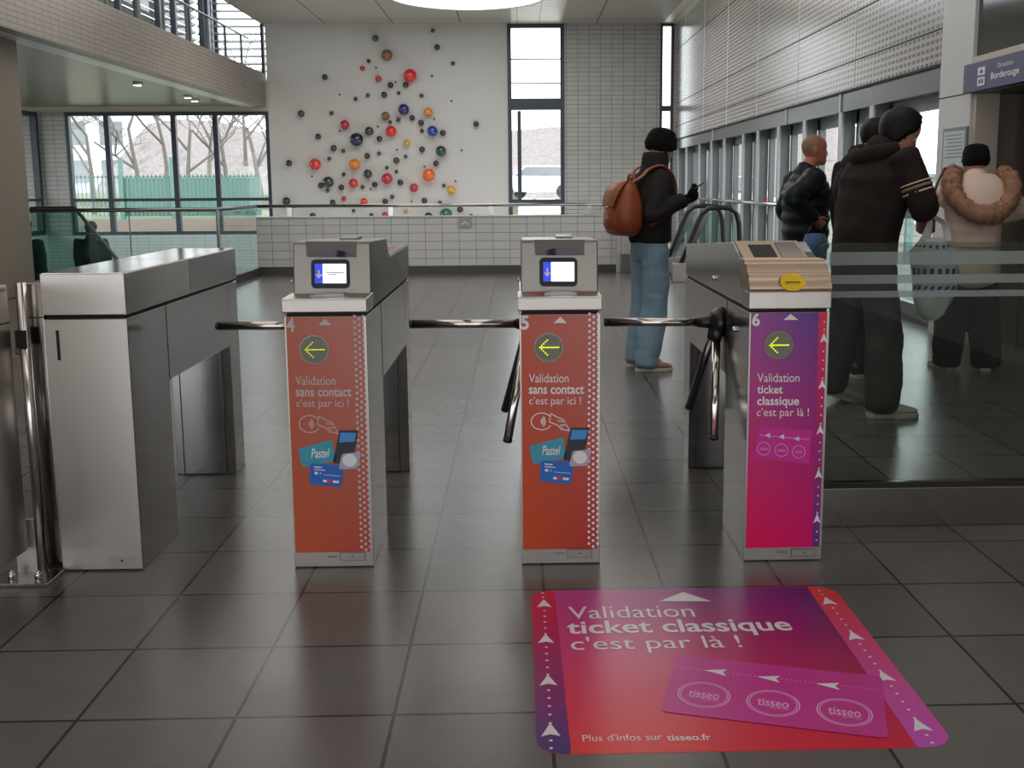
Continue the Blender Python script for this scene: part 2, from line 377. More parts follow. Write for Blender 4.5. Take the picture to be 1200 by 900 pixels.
# gallery handrail
t = thing('gallery_handrail', 'slim metal handrail on posts along the upper gallery edge above the tiled balcony', 'handrail', (XF - .25, 18, ZT))
MB().tube([(XF - .3, 8, 4.62), (XF - .3, YB - .1, 4.62)], .022).build('rail', M['steel_dark'], t)
for y in [9.5 + 1.25 * k for k in range(12)]:
    MB().box(XF - .32, XF - .28, y, y + .05, ZT - .2, 4.62).build('post', M['frame_grey'], t)
# soffit spots
for k, (px, py) in enumerate(((161, 98), (220, 113), (228, 117))):
    d = ray(px, py); p = EYEV + d * ((ZB + .0 - EYE) / d.z)
    t = thing('soffit_spotlight', ['small glowing spotlight under the balcony, nearest the camera', 'small glowing spotlight under the balcony, middle of the three', 'small glowing spotlight under the balcony, farthest of the three'][k], 'light', (p.x, p.y, ZB))
    MB().tube([(p.x, p.y, ZB + .03), (p.x, p.y, ZB - .03)], .09, 14).build('housing', M['steel_front'], t)
    MB().tube([(p.x, p.y, ZB - .03), (p.x, p.y, ZB - .036)], .065, 14).build('lens', M['spot'], t)

# beige pillar left
xr_ = atY(30, 180, 13.1).x
struct('wall_pillar_left', MB().box(xr_ - 1.3, xr_, 12.2, 13.1, 0, ZB + .02), M['beige'], bevel=.02)
struct('unseen_reflection_wall', MB().box(-14, XR + .6, -8, -7.7, 2.35, CEIL), mat('reflection_wall_tone', (150, 146, 138), .7))  # unseen wall band added to darken what the steel gate housings reflect
struct('wall_left', MB().box(-14.2, -14, -6, 13.5, -.3, 3.4), M['wallpaint'])
struct('wall_left_upper', MB().box(XF - .2, XF - .02, -6, 5.9, ZT, 6.6), M['wallpaint'])

# right side ------------------------------------------------
zb_, z2 = 2.335, 2.12     # underside of perforated wall, underside of band
YP0, YP1 = 8.35, 8.98     # white pillar
struct('wall_right', MB().box(XR, XR + .4, YP1, YB, zb_, CEIL), M['slot'])
jt = MB()
for zz in (atX(1110, 32, XR).z, atX(1110, -40, XR).z, 4.35): jt.box(XR - .003, XR + .01, YP1, YB, zz, zz + .014)
jt.box(XR - .004, XR + .01, YP1, YB, zb_ - .012, zb_ + .012)
struct('trim_panel_joints', jt, M['seam'])
jt = MB()
for y in [YP1 + 2.3 * k for k in range(1, 7)]: jt.box(XR - .003, XR + .01, y, y + .02, zb_, CEIL)
struct('trim_panel_edges', jt, M['pillar_white'])
struct('trim_band', MB().box(XR + .02, XR + .35, YP1, YB, z2, zb_), M['frame_band'])
jt = MB()
for y in (atX(921, 130, XR).y, atX(984, 130, XR).y, 19.5): jt.box(XR + .005, XR + .03, y, y + .05, z2, zb_)
struct('trim_band_ribs', jt, M['finedge'])
# glazing behind deep fins
XW = XR + .18
fin_px = [793, 803, 818, 832, 847, 869, 886, 910, 940, 982, 1018]
fys = [atX(p, 200, XR).y for p in fin_px]
mb = MB(); mb.box(XW, XW + .08, YP1, YB, 0, .16).box(XW, XW + .08, YP1, YB, z2 - .12, z2).box(XW - .02, XW + .08, YP1, YB, .98, 1.05)
for y in fys: mb.box(XW, XW + .08, y - .12, y - .04, 0, z2); mb.box(XW, XW + .08, y + .5, y + .55, 0, z2)
mb.box(XW, XW + .08, YP1, YP1 + .06, 0, z2)
o = struct('window_7', mb, M['frame_grey'])
MB().add([(XW + .04, YP1, .1), (XW + .04, YB, .1), (XW + .04, YB, z2), (XW + .04, YP1, z2)], [(0, 1, 2, 3)]).build('pane', M['glass'], o)
for y in fys:
    o = struct('trim_window_fin', MB().box(XR + .045, XW, y, y + .1, 0, z2), M['frame_grey'])
    MB().box(XR + .02, XR + .045, y - .01, y + .11, 0, z2).build('edge_strip', M['finedge'], o)
struct('trim_window_base', MB().box(XW - .06, XW + .1, YP1, YB, 0, .05), M['skirt'])
struct('trim_grab_rail', MB().tube([(XR - .02, 10.2, 1.03), (XR - .02, YB, 1.03)], .022), M['steel_polished'])

# white pillar, niche, sign
struct('wall_right_pillar', MB().box(XR, XR + .42, YP0, YP1, 0, CEIL), M['pillar_white'])
zj = atX(1125, 112, XR).z
struct('trim_pillar_joint', MB().box(XR - .002, XR + .01, YP0, YP1, zj, zj + .01), M['seam'])
xj1, xj2 = atY(1163, 200, YP0).x, atY(1186, 200, YP0).x
M['jamb_beige'] = mat('beige_cladding', (196, 184, 170), .4)
M['jamb_grey'] = mat('grey_lift_cladding', (104, 98, 92), .4, .4)
M['darkpanel'] = mat('dark_glass_panel', (62, 66, 62), .08, spec=.8)
M['signblue'] = mat('indigo_sign', (58, 54, 104), .35)
struct('wall_niche_end', MB().box(XR + .02, xj1, YP0 - .06, YP0, 0, 2.03), M['jamb_beige'])
struct('wall_niche_end_grey', MB().box(xj1, xj2 + .3, YP0 - .03, YP0, 0, 2.03), M['jamb_grey'])
struct('wall_niche_side', MB().box(xj2 + .1, xj2 + .3, 3.5, YP0 - .03, 0, 2.03), M['jamb_grey'])
struct('ceiling_niche', MB().box(XR + .02, xj2 + .3, 3.5, YP0, 2.03, 2.06), M['jamb_grey'])
df = MB(); df.box(xj2 + .06, xj2 + .1, 8.05, 8.2, 0, 2.03).box(xj2 + .07, xj2 + .1, 7.75, 7.85, 0, 2.03).box(xj2 + .07, xj2 + .1, 6.2, 6.35, 0, 2.03)
o = struct('door_1', df, M['bronze'])
MB().box(xj2 + .085, xj2 + .1, 7.05, 7.75, .02, 2.02).build('door_leaf', M['steel_dark'], o)
MB().box(xj2 + .085, xj2 + .1, 6.35, 7.04, .02, 2.02).build('door_leaf', M['steel_dark'], o)
struct('wall_right_near', MB().box(XR, XR + .6, -6, 3.5, 0, CEIL), M['wallpaint'])
zg = atX(1144, 66.7, XR).z
struct('trim_niche_lintel', MB().box(XR - .01, XR + .3, 3.5, YP0, 2.262, zg), M['jamb_beige'])
struct('wall_right_glazed', MB().box(XR + .03, XR + .3, 3.5, YP0, zg, CEIL), M['darkpanel'])
t = thing('direction_sign', 'indigo overhead sign reading Direction Borderouge above the lift niche', 'sign', (XR - .04, 7, 2.035))
MB().box(XR - .06, XR + .28, 3.6, YP0 + .02, 2.035, 2.258).build('sign_panel', M['signblue'], t, bevel=.004)
SX = XR - .062
def fs_(px, py): p = atX(px, py, SX); return (SX, p.y, p.z)
def fsn(u, v): return (SX, u, v)
def stext(s, x0, y0, x1, y1, bold):
    a, b = atX(x0, y1, SX), atX(x1, y0, SX)
    text('lettering', s, (0, 0, 1, 1), lambda u, v: (SX, a.y + (b.y - a.y) * u, a.z + (b.z + (a.z - atX(x1, y1 - (y1 - y1), SX).z) * 0 - a.z) * v), M['white'], t, bold)
ya, yb2 = atX(1169, 80, SX).y, atX(1187, 76, SX).y
text('lettering', 'Direction', (0, 2.175, 1, 2.21), lambda u, v: (SX, ya + (yb2 - ya) * u, v), M['white'], t)
ya2, yb3 = atX(1161, 90, SX).y, atX(1194, 86, SX).y
text('lettering', 'Borderouge', (0, 2.085, 1, 2.15), lambda u, v: (SX, ya2 + (yb3 - ya2) * u, v), M['white'], t, .02)
yi, yj = atX(1145.5, 90, SX).y, atX(1154, 90, SX).y
flat('pictogram', [[(yi, 2.15), (yj, 2.15), (yj, 2.21), (yi, 2.21)], [(yi, 2.07), (yj, 2.07), (yj, 2.135), (yi, 2.135)]], lambda u, v: (SX, u, v), M['white'], t)
flat('pictogram_arrow', [[(yi + (yj - yi) * a, b) for a, b in q] for q in ([(.2, 2.165), (.8, 2.165), (.5, 2.2)], [(.2, 2.085), (.45, 2.085), (.45, 2.12), (.2, 2.12)], [(.55, 2.085), (.8, 2.085), (.8, 2.12), (.55, 2.12)])],
     lambda u, v: (SX - .001, u, v), M['signblue'], t)
# notice frame on the pillar
t = thing('notice_frame', 'grey framed notice fixed on the white pillar behind the woman', 'notice', (XR - .02, 8.66, 1.5))
a, b = atX(1108, 150, XR), atX(1133, 205, XR)
MB().box(XR - .02, XR, b.y, a.y, 1.42, 1.78).build('frame', M['frame_grey'], t, bevel=.003)
MB().box(XR - .023, XR - .018, b.y + .03, a.y - .03, 1.45, 1.75).build('paper', mat('pale_paper', (196, 206, 204), .5), t)
lines = [[(b.y + .06, 1.72 - .03 * k), (a.y - .06 - .03 * (k % 3), 1.72 - .03 * k), (a.y - .06 - .03 * (k % 3), 1.712 - .03 * k), (b.y + .06, 1.712 - .03 * k)] for k in range(7)]
flat('print', lines, lambda u, v: (XR - .0245, u, v), M['frame_grey'], t)

# skylight dome / round lamp
p0, pa, pb = atZ(548, 10, CEIL), atZ(462, 0, CEIL), atZ(635, 0, CEIL)
c = (pb - pa).length / 2; sg = p0.y - pa.y; RR = (c * c + sg * sg) / 2 / sg
cx, cy = (pa.x + pb.x) / 2, p0.y - RR
t = thing('round_ceiling_light', 'large round white glowing ceiling light at the top of the frame', 'light', (cx, cy, CEIL))
ring = lambda r, z: [(cx + r * math.cos(2 * PI * k / 64), cy + r * math.sin(2 * PI * k / 64), z) for k in range(64)]
MB().loft([ring(RR, CEIL), ring(RR, CEIL - .03), ring(RR * .97, CEIL - .05), ring(RR * .96, CEIL - .03)]).build('rim', M['pillar_white'], t)
MB().loft([ring(RR * .97, CEIL - .028), ring(RR * .9, CEIL - .05), ring(RR * .5, CEIL - .075), ring(RR * .02, CEIL - .08)]).build('diffuser', M['lampwhite'], t)

# ------------------------------------------------------------ parapet, rails
YPAR = 15.5
px0, px1 = -3.93, atY(722, 280, YPAR).x
o = struct('wall_parapet', MB().box(px0, px1, YPAR, YPAR + .14, .12, .86), M['para'])
MB().box(px0, px1, YPAR - .015, YPAR + .15, .86, .875).build('coping', M['finedge'], o)
struct('baseboard_parapet', MB().box(px0, px1, YPAR - .02, YPAR + .14, 0, .125), M['skirt'])
t = thing('handrail', 'long straight steel handrail running above the tiled parapet', 'handrail', (0, YPAR, .86))
MB().tube([(px0, YPAR + .02, 1.03), (px1 + .1, YPAR + .02, 1.03)], .026, 12).build('rail', M['steel'], t)
for p in (339, 458, 575, 690):
    x = atY(p, 248, YPAR).x
    MB().box(x - .04, x + .04, YPAR + .0, YPAR + .04, .875, 1.01).build('bracket', M['steel'], t, bevel=.004)
t = thing('parapet_plaque', 'small grey plaque on the tiled parapet below the coloured balls', 'plaque', (atY(545, 261, YPAR).x, YPAR, .78))
a, b = atY(537, 255.5, YPAR - .01), atY(553, 267, YPAR - .01)
MB().box(a.x, b.x, YPAR - .012, YPAR, b.z, a.z).build('plate', M['steel_dark'], t)
flat('mark', stroke([(a.x + .05, b.z + .05), (a.x + .1, b.z + .09), (b.x - .05, b.z + .05)], .015), lambda u, v: (u, YPAR - .0135, v), M['white'], t)
struct('trim_parapet_post', MB().box(px1, px1 + .07, YPAR - .03, YPAR + .14, 0, .95), M['steel_front'], bevel=.004)

YR = 13.5
t = thing('stairwell_railing', 'glass railing with steel handrail around the stairwell at left', 'railing', (-3.92, YR, 0))
MB().tube([(-6.9, YR, 1.035), (-3.92, YR, 1.035), (-3.92, YPAR, 1.03)], .026, 12).build('handrail', M['steel_dark'], t)
for (x, y) in ((-3.92, YR), (-5.06, YR), (-6.4, YR)):
    MB().tube([(x, y, 0), (x, y, 1.03)], .022 if x > -4 else .008, 10).build('post', M['frame_grey'], t)
MB().box(-6.9, -3.95, YR - .006, YR + .006, .12, .99).build('glass_panel', M['glass_green'], t)
MB().box(-3.926, -3.914, YR + .05, YPAR - .02, .12, .99).build('glass_panel', M['glass_green'], t)
struct('baseboard_stairwell', MB().box(-6.9, -3.88, YR - .03, YR + .03, 0, .12).box(-3.95, -3.88, YR + .03, YPAR - .02, 0, .12), M['skirt'])
# sloping stair balustrade behind it
YS = 14.3
q = [atY(a, b, YS) for a, b in ((36, 244.5), (87, 243), (139, 306), (139, 345), (36, 345))]
t = thing('stair_balustrade', 'green tinted glass stair balustrade with a sloping handrail behind the left cabinets', 'balustrade', (q[1].x, YS, -1.0))
MB().prism([(p.x, p.z) for p in q], 'y', YS - .006, YS + .006).build('glass_panel', M['glass_teal'], t)
MB().tube([(p.x, YS, p.z) for p in q[:3]] + [(q[2].x + .5, YS, q[2].z - .65)], .026, 10).build('handrail', M['skirt'], t)
MB().prism([(q[0].x, -1), (q[3].x + .5, -1), (q[3].x + .5, -.85), (q[3].x, q[3].z), (q[4].x, q[4].z)], 'y', YS - .05, YS + .05).build('stringer', M['steel_dark'], t)

# escalator head seen beyond the right-hand gate
t = thing('escalator', 'escalator head with glass balustrades and black handrails beyond the rightmost gate', 'escalator', (2.6, 14.2, 0))
YE = 13.9
for dy in (0, 1.15):
    ev = lambda a, b: Vector((atY(a, b, YE).x, YE + dy, atY(a, b, YE).z))
    hp = [ev(*p) for p in ((794, 318), (806, 290), (816, 264), (822, 251), (830, 244.5), (842, 243), (856, 244), (863, 250), (866, 262), (867, 285), (867, 314))]
    MB().tube(hp, .035, 10).build('handrail', M['black'], t)
    ip = [ev(*p) for p in ((799, 318), (812, 288), (824, 260), (831, 250), (842, 249), (855, 250), (861, 256), (863, 285), (863, 316))]
    MB().loft([[(p.x - .05, p.y - .02, p.z), (p.x + .03, p.y - .02, p.z), (p.x + .03, p.y + .02, p.z), (p.x - .05, p.y + .02, p.z)] for p in ip[:4]], smooth=False).build('inner_band', M['steel_polished'], t)
    MB().prism([(p.x, p.z) for p in ip], 'y', YE + dy - .006, YE + dy + .006).build('balustrade_glass', M['glass_green'], t)
    MB().box(atY(788, 300, YE).x, 3.4, YE + dy - .06, YE + dy + .06, 0, .26).build('side_panel', M['steel_front'], t, bevel=.01)
MB().box(atY(788, 300, YE).x + .1, 3.4, YE + .07, YE + 1.08, 0, .04).build('landing_plate', M['steel_dark'], t)
sp = MB()
for k in range(6): sp.box(1.62 + k * .1, 1.66 + k * .1, YE + .1, YE + 1.05, 0, .03)
sp.build('comb', M['steel_dark'], t)
t = thing('barrier_cabinet', 'low shiny steel cabinet end at the end of the tiled parapet behind the backpack wearer', 'cabinet', (1.62, 15.1, 0))
a, b = atY(729, 300, 15.2).x, atY(746, 300, 15.2).x
MB().box(a, b, 15.2, 16.4, .02, .76).build('body', M['steel_front'], t, bevel=.02)
MB().box(a - .01, b + .01, 15.19, 16.4, 0, .3).build('dark_base', M['steel_dark'], t)
# ------------------------------------------------------------ outside world
struct('ground_outside', MB().add([(-60, YB + .3, -.2), (0, YB + .3, -.2), (0, 34, .35), (-60, 34, .35), (-60, 60, 1.0), (0, 60, 1.0)], [(0, 1, 2, 3), (3, 2, 4, 5)]), M['grass'])
struct('ground_outside', MB().add([(XR + .45, -20, -.1), (60, -20, -.1), (60, YB + .3, -.2), (XR + .45, YB + .3, -.2)], [(0, 1, 2, 3)]), mat('pale_asphalt', (124, 126, 124), .9))
struct('ground_outside', MB().add([(0, YB + .3, -.2), (60, YB + .3, -.2), (60, 34, .35), (0, 34, .35), (0, 60, 1.0), (60, 60, 1.0)], [(0, 1, 2, 3), (3, 2, 4, 5)]), mat('pale_paving', (118, 115, 100), .9))
struct('ground_outside', MB().add([(-60, -30, -.15), (60, -30, -.15), (60, -8, -.1), (-60, -8, -.1)], [(0, 1, 2, 3)]), mat('pale_forecourt', (176, 172, 166), .9))
struct('ground_outside', MB().add([(-60, -20, -1.3), (xs - .4, -20, -1.3), (xs - .4, YB + .3, -.3), (-60, YB + .3, -.3)], [(0, 1, 2, 3)]), M['grass'])
lm = MB(); n = 24
for i in range(n + 1):
    for j in range(6): lm.v.append(Vector((-12 + i * .42, YB + .9 + j * .7, .0 + j * .09 + .06 * noise.noise(Vector((i * .5, j * .8, 0))))))
for i in range(n):
    for j in range(5): a = i * 6 + j; lm.f.append((a, a + 1, a + 7, a + 6)); lm.sm.append(True)
o = lm.build('leaf_litter', M['litter']); o['kind'] = 'stuff'; tag(o, 'brown fallen leaves on the bank outside the left windows', 'leaves')
# green mesh fence
t = thing('green_fence', 'green metal fence on posts outside behind the left windows', 'fence', (-14, 33, .3))
fx = MB()
x = -22.0
while x < -8.2: fx.box(x, x + .035, 33, 33.02, .4, 1.72); x += .13
fx.box(-22, -8.2, 33, 33.03, 1.62, 1.66).box(-22, -8.2, 33, 33.03, .55, .6)
fx.build('mesh_panel', M['greenfence'], t)
for x in (-15.9, -14.3, -12.6, -11.0): MB().box(x, x + .12, 32.95, 33.08, .2, 2.25 if x > -15 else 2.6).build('post', M['greenfence'], t)
M['greenpane'] = mat('pale_green_screen', (130, 164, 158), .7)
MB().box(-12.6, -8.2, 33.1, 33.13, .4, 1.6).build('windbreak_panel', M['greenpane'], t)
# apartment building
t = thing('apartment_building', 'pale apartment building behind bare trees outside the left windows', 'building', (-33, 75, 0))
MB().box(-36, -27.5, 75, 85, 0, 9.2).build('wall', M['render'], t)
MB().box(-44, -36, 78, 85, 0, 5).build('wall', M['render'], t)
MB().box(-36.2, -27.3, 74.8, 85, 9.2, 9.6).build('roof', M['frame_grey'], t)
for i in range(3):
    for j in range(3):
        f = MB().box(-35 + i * 2.6, -33.4 + i * 2.6, 74.9, 75.1, 1.6 + j * 2.7, 3.2 + j * 2.7).build('window', M['bwin'], t)
for j in range(2): MB().box(-35.4, -28, 74, 75, 3.6 + j * 2.7, 3.75 + j * 2.7).build('balcony', M['render'], t)

def tree(label, x, y, z, h, seed, spread=.6, group=None, r0=.16):
    R_ = random.Random(seed); mb = MB()
    def br(p, d, L, r, lv):
        n = 4; pts = [p]; q = p.copy(); dd = d.copy()
        for k in range(n):
            dd = (dd + Vector((R_.uniform(-1, 1), R_.uniform(-1, 1), R_.uniform(-.3, .6))) * .13).normalized(); q = q + dd * L / n; pts.append(q.copy())
        mb.tube(pts, [r * (1 - .45 * k / n) for k in range(n + 1)], 5 if lv else 8, caps=False)
        if lv < 5:
            for k in range(3 if lv < 4 else 2):
                a = Vector((R_.uniform(-1, 1), R_.uniform(-1, 1), R_.uniform(-.1, .5))).normalized()
                st = pts[R_.choice([2, 3, 4])]
                br(st.copy(), (dd * (1 - spread) + a * spread).normalized(), L * R_.uniform(.55, .8), r * .52, lv + 1)
    br(Vector((x, y, z)), Vector((0, 0, 1)), h * .36, r0, 0)
    o = mb.build('bare_tree', M['bark']); tag(o, label, 'tree', group); return o
TL = 'leafless trees outside beyond the green fence'
for i, (px, yy, h, lab) in enumerate(((108, 36, 9, 'bare tree outside the leftmost wide pane, thick trunk beside the pale building'),
                                (163, 40, 8, 'bare tree outside the second wide pane, in front of the pale apartment building'),
                                (196, 37, 9, 'bare tree outside at the right edge of the second wide pane'),
                                (222, 39, 8, 'bare tree outside at the left side of the third wide pane'),
                                (243, 36, 7.5, 'bare tree outside at the right side of the third wide pane'),
                                (266, 41, 8, 'bare tree outside at the left side of the fourth wide pane'),
                                (288, 37, 8, 'bare tree outside in the middle of the fourth wide pane'),
                                (306, 42, 9, 'bare tree outside at the right edge of the fourth wide pane'),
                                (38, 38, 8, 'bare tree outside the narrow side window beside the beige pillar'))):
    yy = (36, 46, 56, 41, 62, 51, 68, 45.5, 66)[i]; tree(lab, atY(px, 200, yy).x, yy, .3, 8.2 * yy / 38, 11 + i, group=TL, r0=.10 * yy / 38)
# wooded hill seen through the tall middle window and behind the fence
def hill(label, x0, x1, y, zt_, seed):
    mb = MB(); nx, nz = 60, 14
    for i in range(nx + 1):
        for j in range(nz + 1):
            u = i / nx; zz = (zt_ * (.85 + .25 * noise.noise(Vector((u * 3, seed, 0))))) * j / nz
            mb.v.append(Vector((x0 + (x1 - x0) * u, y + 12 * j / nz + .5 * noise.noise(Vector((i * .9, j * .9, seed))), .2 + zz + .12 * noise.noise(Vector((i * .7, j * .8, seed + 5))))))
    for i in range(nx):
        for j in range(nz): a = i * (nz + 1) + j; mb.f.append((a, a + 1, a + nz + 2, a + nz + 1)); mb.sm.append(True)
    o = mb.build('wooded_hill', M['scrub']); o['kind'] = 'structure'; return o
hill('h', -26, -10, 62, 6.5, 3)
hill('h', -6, 30, 80, 7.2, 8)
# parked cars outside the middle window and right windows
def car(label, x, y, z, rot, col, brake=False):
    t = thing('parked_car', label, 'car', (x, y, z), 'parked cars outside')
    Rm = Matrix.Rotation(rot, 3, 'Z')
    def tr(mb): mb.v = [Rm @ v + Vector((x, y, z)) for v in mb.v]; return mb
    prof = [(-2.1, .3), (-2.15, .75), (-1.9, .95), (-1.35, 1.42), (.4, 1.45), (1.05, 1.0), (2.0, .85), (2.1, .3)]
    tr(MB().prism(prof, 'x', -.85, .85)).build('body', mat('car_paint', col, .3), t, bevel=.06)
    tr(MB().prism([(-1.75, .98), (-1.3, 1.36), (.36, 1.39), (.9, 1.02)], 'x', -.87, .87)).build('side_window', M['bwin'], t)
    tr(MB().add([(-.7, -1.93, 1.0), (.7, -1.93, 1.0), (.65, -1.42, 1.41), (-.65, -1.42, 1.41)], [(0, 1, 2, 3)])).build('rear_window', M['bwin'], t)
    for wx in (-.8, .8):
        for wy in (-1.35, 1.3): tr(MB().tube([(wx - .1, wy, .32), (wx + .1, wy, .32)], .32, 16)).build('wheel', M['black'], t)
    for wx in (-.62, .62):
        tr(MB().box(wx - .16, wx + .16, -2.2, -2.1, .68, .82)).build('tail_light', mat('tail_light_red', (230, 70, 60), .3, emit=(255, 90, 70), estr=2.0 if brake else .0), t)
    return t
car('white parked car outside the tall middle window, left one', 1.0, 46, .7, 1.2, (200, 204, 208))
car('grey parked car outside the tall middle window, right one', 4.4, 51, .7, 1.3, (150, 156, 164))
pc = atY(872, 265, 30)
car('pale car with a lit red tail light outside the right windows', pc.x, 32.5, .1, 0, (196, 198, 204), True)
# fence posts outside the right windows
t = thing('wire_fence', 'pale green posted wire fence outside the right-hand windows', 'fence', (6, 12, -.1))
for yy in (9.2, 11.0, 13.2, 15.4, 18, 21):
    xx = XR + 3.2
    MB().box(xx, xx + .12, yy, yy + .12, -.1, 1.9).build('post', M['greenpane'], t)
wf = MB()
for k in range(9): wf.box(xx + .04, xx + .055, 7, 23, .2 + k * .2, .212 + k * .2)
wf.build('wire', M['greenpane'], t)
t = thing('low_shed', 'long low pale shed outside the right-hand windows', 'building', (12, 18, -.1))
MB().box(11.5, 15, 4, 30, -.1, 1.45).build('wall', M['render'], t)
MB().box(11.3, 15.2, 3.8, 30.2, 1.45, 1.55).build('roof', M['frame_grey'], t)

# ============================================================ COLOURED BALLS ON THE FAR WALL
bc = {'k': (26, 25, 26), 'g': (52, 50, 48), 'c': (44, 46, 44), 'brown': (128, 78, 34), 'pink': (190, 30, 70), 'bright red': (222, 26, 30), 'red': (206, 40, 38),
      'navy': (30, 32, 104), 'amber': (222, 130, 30), 'crimson': (186, 22, 52), 'blue': (20, 48, 150), 'navy-black': (24, 22, 56), 'yellow': (214, 158, 30),
      'dark green': (18, 62, 48), 'red-orange': (218, 50, 36), 'orange': (226, 128, 24), 'deep orange': (232, 98, 16), 'green': (8, 104, 72), 'dark blue': (38, 40, 66)}
BM = {k: mat('glass_ball_' + k.replace(' ', '_').replace('-', '_'), v, .16, spec=.7, coat=.6) for k, v in bc.items()}
raw = """524 168 14 g;776 134 9 k;796 208 13 k;575 242 24 brown;495 268 9 k;468 300 11 pink;527 297 4 k;865 278 9 k;677 332 28 bright red;773 334 5 k;302 339 13 k;538 346 14 red;
591 374 13 k;613 360 4 k;658 373 13 k;367 415 4 k;437 434 9 k;491 418 9 g;563 416 13 k;627 408 8 k;727 420 9 k;858 444 4 k;198 500 15 g;331 497 9 k;649 481 24 navy;757 492 19 amber;
569 509 18 brown;625 526 10 g;589 536 8 k;686 518 12 k;725 539 13 c;783 522 4 k;390 548 20 crimson;367 575 4 k;535 556 4 k;497 576 19 c;593 577 24 bright red;729 575 9 k;775 576 23 blue;
821 584 13 k;967 545 13 k;273 600 13 k;442 613 29 navy-black;543 610 13 k;662 629 14 yellow;341 651 14 g;383 663 9 k;730 657 13 k;813 664 23 dark green;619 659 4 k;903 660 4 k;489 685 13 k;
540 674 9 g;657 687 8 k;617 705 14 g;321 697 9 k;145 717 14 k;260 722 25 red-orange;433 722 24 orange;575 736 8 k;740 732 4 k;791 718 13 k;617 754 8 k;385 766 9 k;491 764 19 c;245 776 4 k;
759 769 28 deep orange;576 785 24 crimson;428 805 20 red;317 800 24 c;285 815 13 k;375 824 13 k;313 838 9 dark blue;468 822 9 k;503 831 4 k;522 811 13 k;634 802 13 k;694 825 19 crimson;
825 815 8 k;877 796 4 k;858 835 19 yellow;133 884 18 k;337 890 13 k;386 873 11 pink;474 886 16 red-orange;598 865 10 g;568 886 13 k;683 886 4 k;740 882 13 k;808 890 9 k;
428 926 8 k;506 945 9 k;249 949 14 k;567 945 14 crimson;657 928 9 amber;758 951 18 k;835 943 28 green;897 921 14 k;945 947 8 k"""
balls = []
for e in raw.replace('\n', '').split(';'):
    a = e.split(None, 3); balls.append((float(a[0]), float(a[1]), float(a[2]), a[3]))
cn = {'k': 'black', 'g': 'dark grey', 'c': 'charcoal', 'dark blue': 'very dark blue', 'navy-black': 'blackish navy'}
coloured = [b for b in balls if b[3] not in ('k', 'g', 'c', 'dark blue')]
hand = {}
for b in coloured:
    s = 'tiny' if b[2] < 8 else 'small' if b[2] < 15 else 'medium' if b[2] < 22 else 'large'
    n = cn.get(b[3], b[3])
    hand[b] = (s, n)
from collections import Counter
cnt = Counter(hand.values())
def place(b, group):
    """where a ball sits among the others of its look"""
    ys = sorted(group, key=lambda q: q[1])
    if b is ys[0]: return 'the highest one'
    if b is ys[-1]: return 'the lowest one'
    return 'the middle one in height' if len(ys) == 3 else 'the %s one from the top' % ['', 'second', 'third', 'fourth', 'fifth'][ys.index(b)]
names = {}
for b in coloured:
    same = [q for q in coloured if hand[q] == hand[b]]
    names[b] = ('%s %s ball' % hand[b]) + ('' if len(same) == 1 else ', ' + place(b, same))
dirs = ['right of', 'upper right of', 'above', 'upper left of', 'left of', 'lower left of', 'below', 'lower right of']
used = {}
for b in balls:
    if b in names: lab = names[b] + ' on the white far wall'
    else:
        ref = min(coloured, key=lambda q: math.hypot(q[0] - b[0], q[1] - b[1]))
        k = int(((math.degrees(math.atan2(-(b[1] - ref[1]), b[0] - ref[0])) + 360 + 22.5) % 360) // 45)
        s = 'tiny' if b[2] < 6 else 'small' if b[2] < 12 else 'medium' if b[2] < 16 else 'large'
        rn = '%s %s ball' % hand[ref]
        if cnt[hand[ref]] > 1: rn = rn.replace(' ball', ' ball') + ' (' + place(ref, [q for q in coloured if hand[q] == hand[ref]]).replace(' one', '').replace('the ', '').replace(' in height', '') + ')'
        lab = '%s %s ball %s the %s' % (s, cn.get(b[3], 'black'), dirs[k], rn)
        d = math.hypot(b[0] - ref[0], b[1] - ref[1])
        base = lab; q = 0
        adj = ['', ', farther out', ', farthest out', ', outermost']
        used.setdefault(base, []).append((d, b)); lab = base
    names[b] = lab
for base, l in used.items():
    if len(l) > 1:
        l.sort(key=lambda q: q[0])
        w = ['closest to it', 'farther from it', 'farthest from it'] if len(l) == 3 else ['nearer to it', 'farther from it']
        for i, (d, b) in enumerate(l): names[b] = base + ', ' + w[min(i, len(w) - 1)]
bmesh_cache = {}
for b in balls:
    px_, py_ = 300 + b[0] / 3.75, b[1] / 3.75
    r = b[2] / 3.75 / F * YB
    c = atY(px_, py_, YB - r - .02)
    mb = MB().sphere((0, 0, 0), r, 20 if b[2] > 10 else 12, 12 if b[2] > 10 else 8)
    o = mb.build('wall_ball', BM[b[3]]); o.location = c
    tag(o, names[b], 'ball', 'glass balls on the far wall')
    if b[2] > 10:
        MB().tube([(0, r * .9, 0), (0, YB - c.y, 0)], .012, 8).build('mounting_pin', M['steel_dark']).parent = o
    else: o.location.y = YB - r * .98

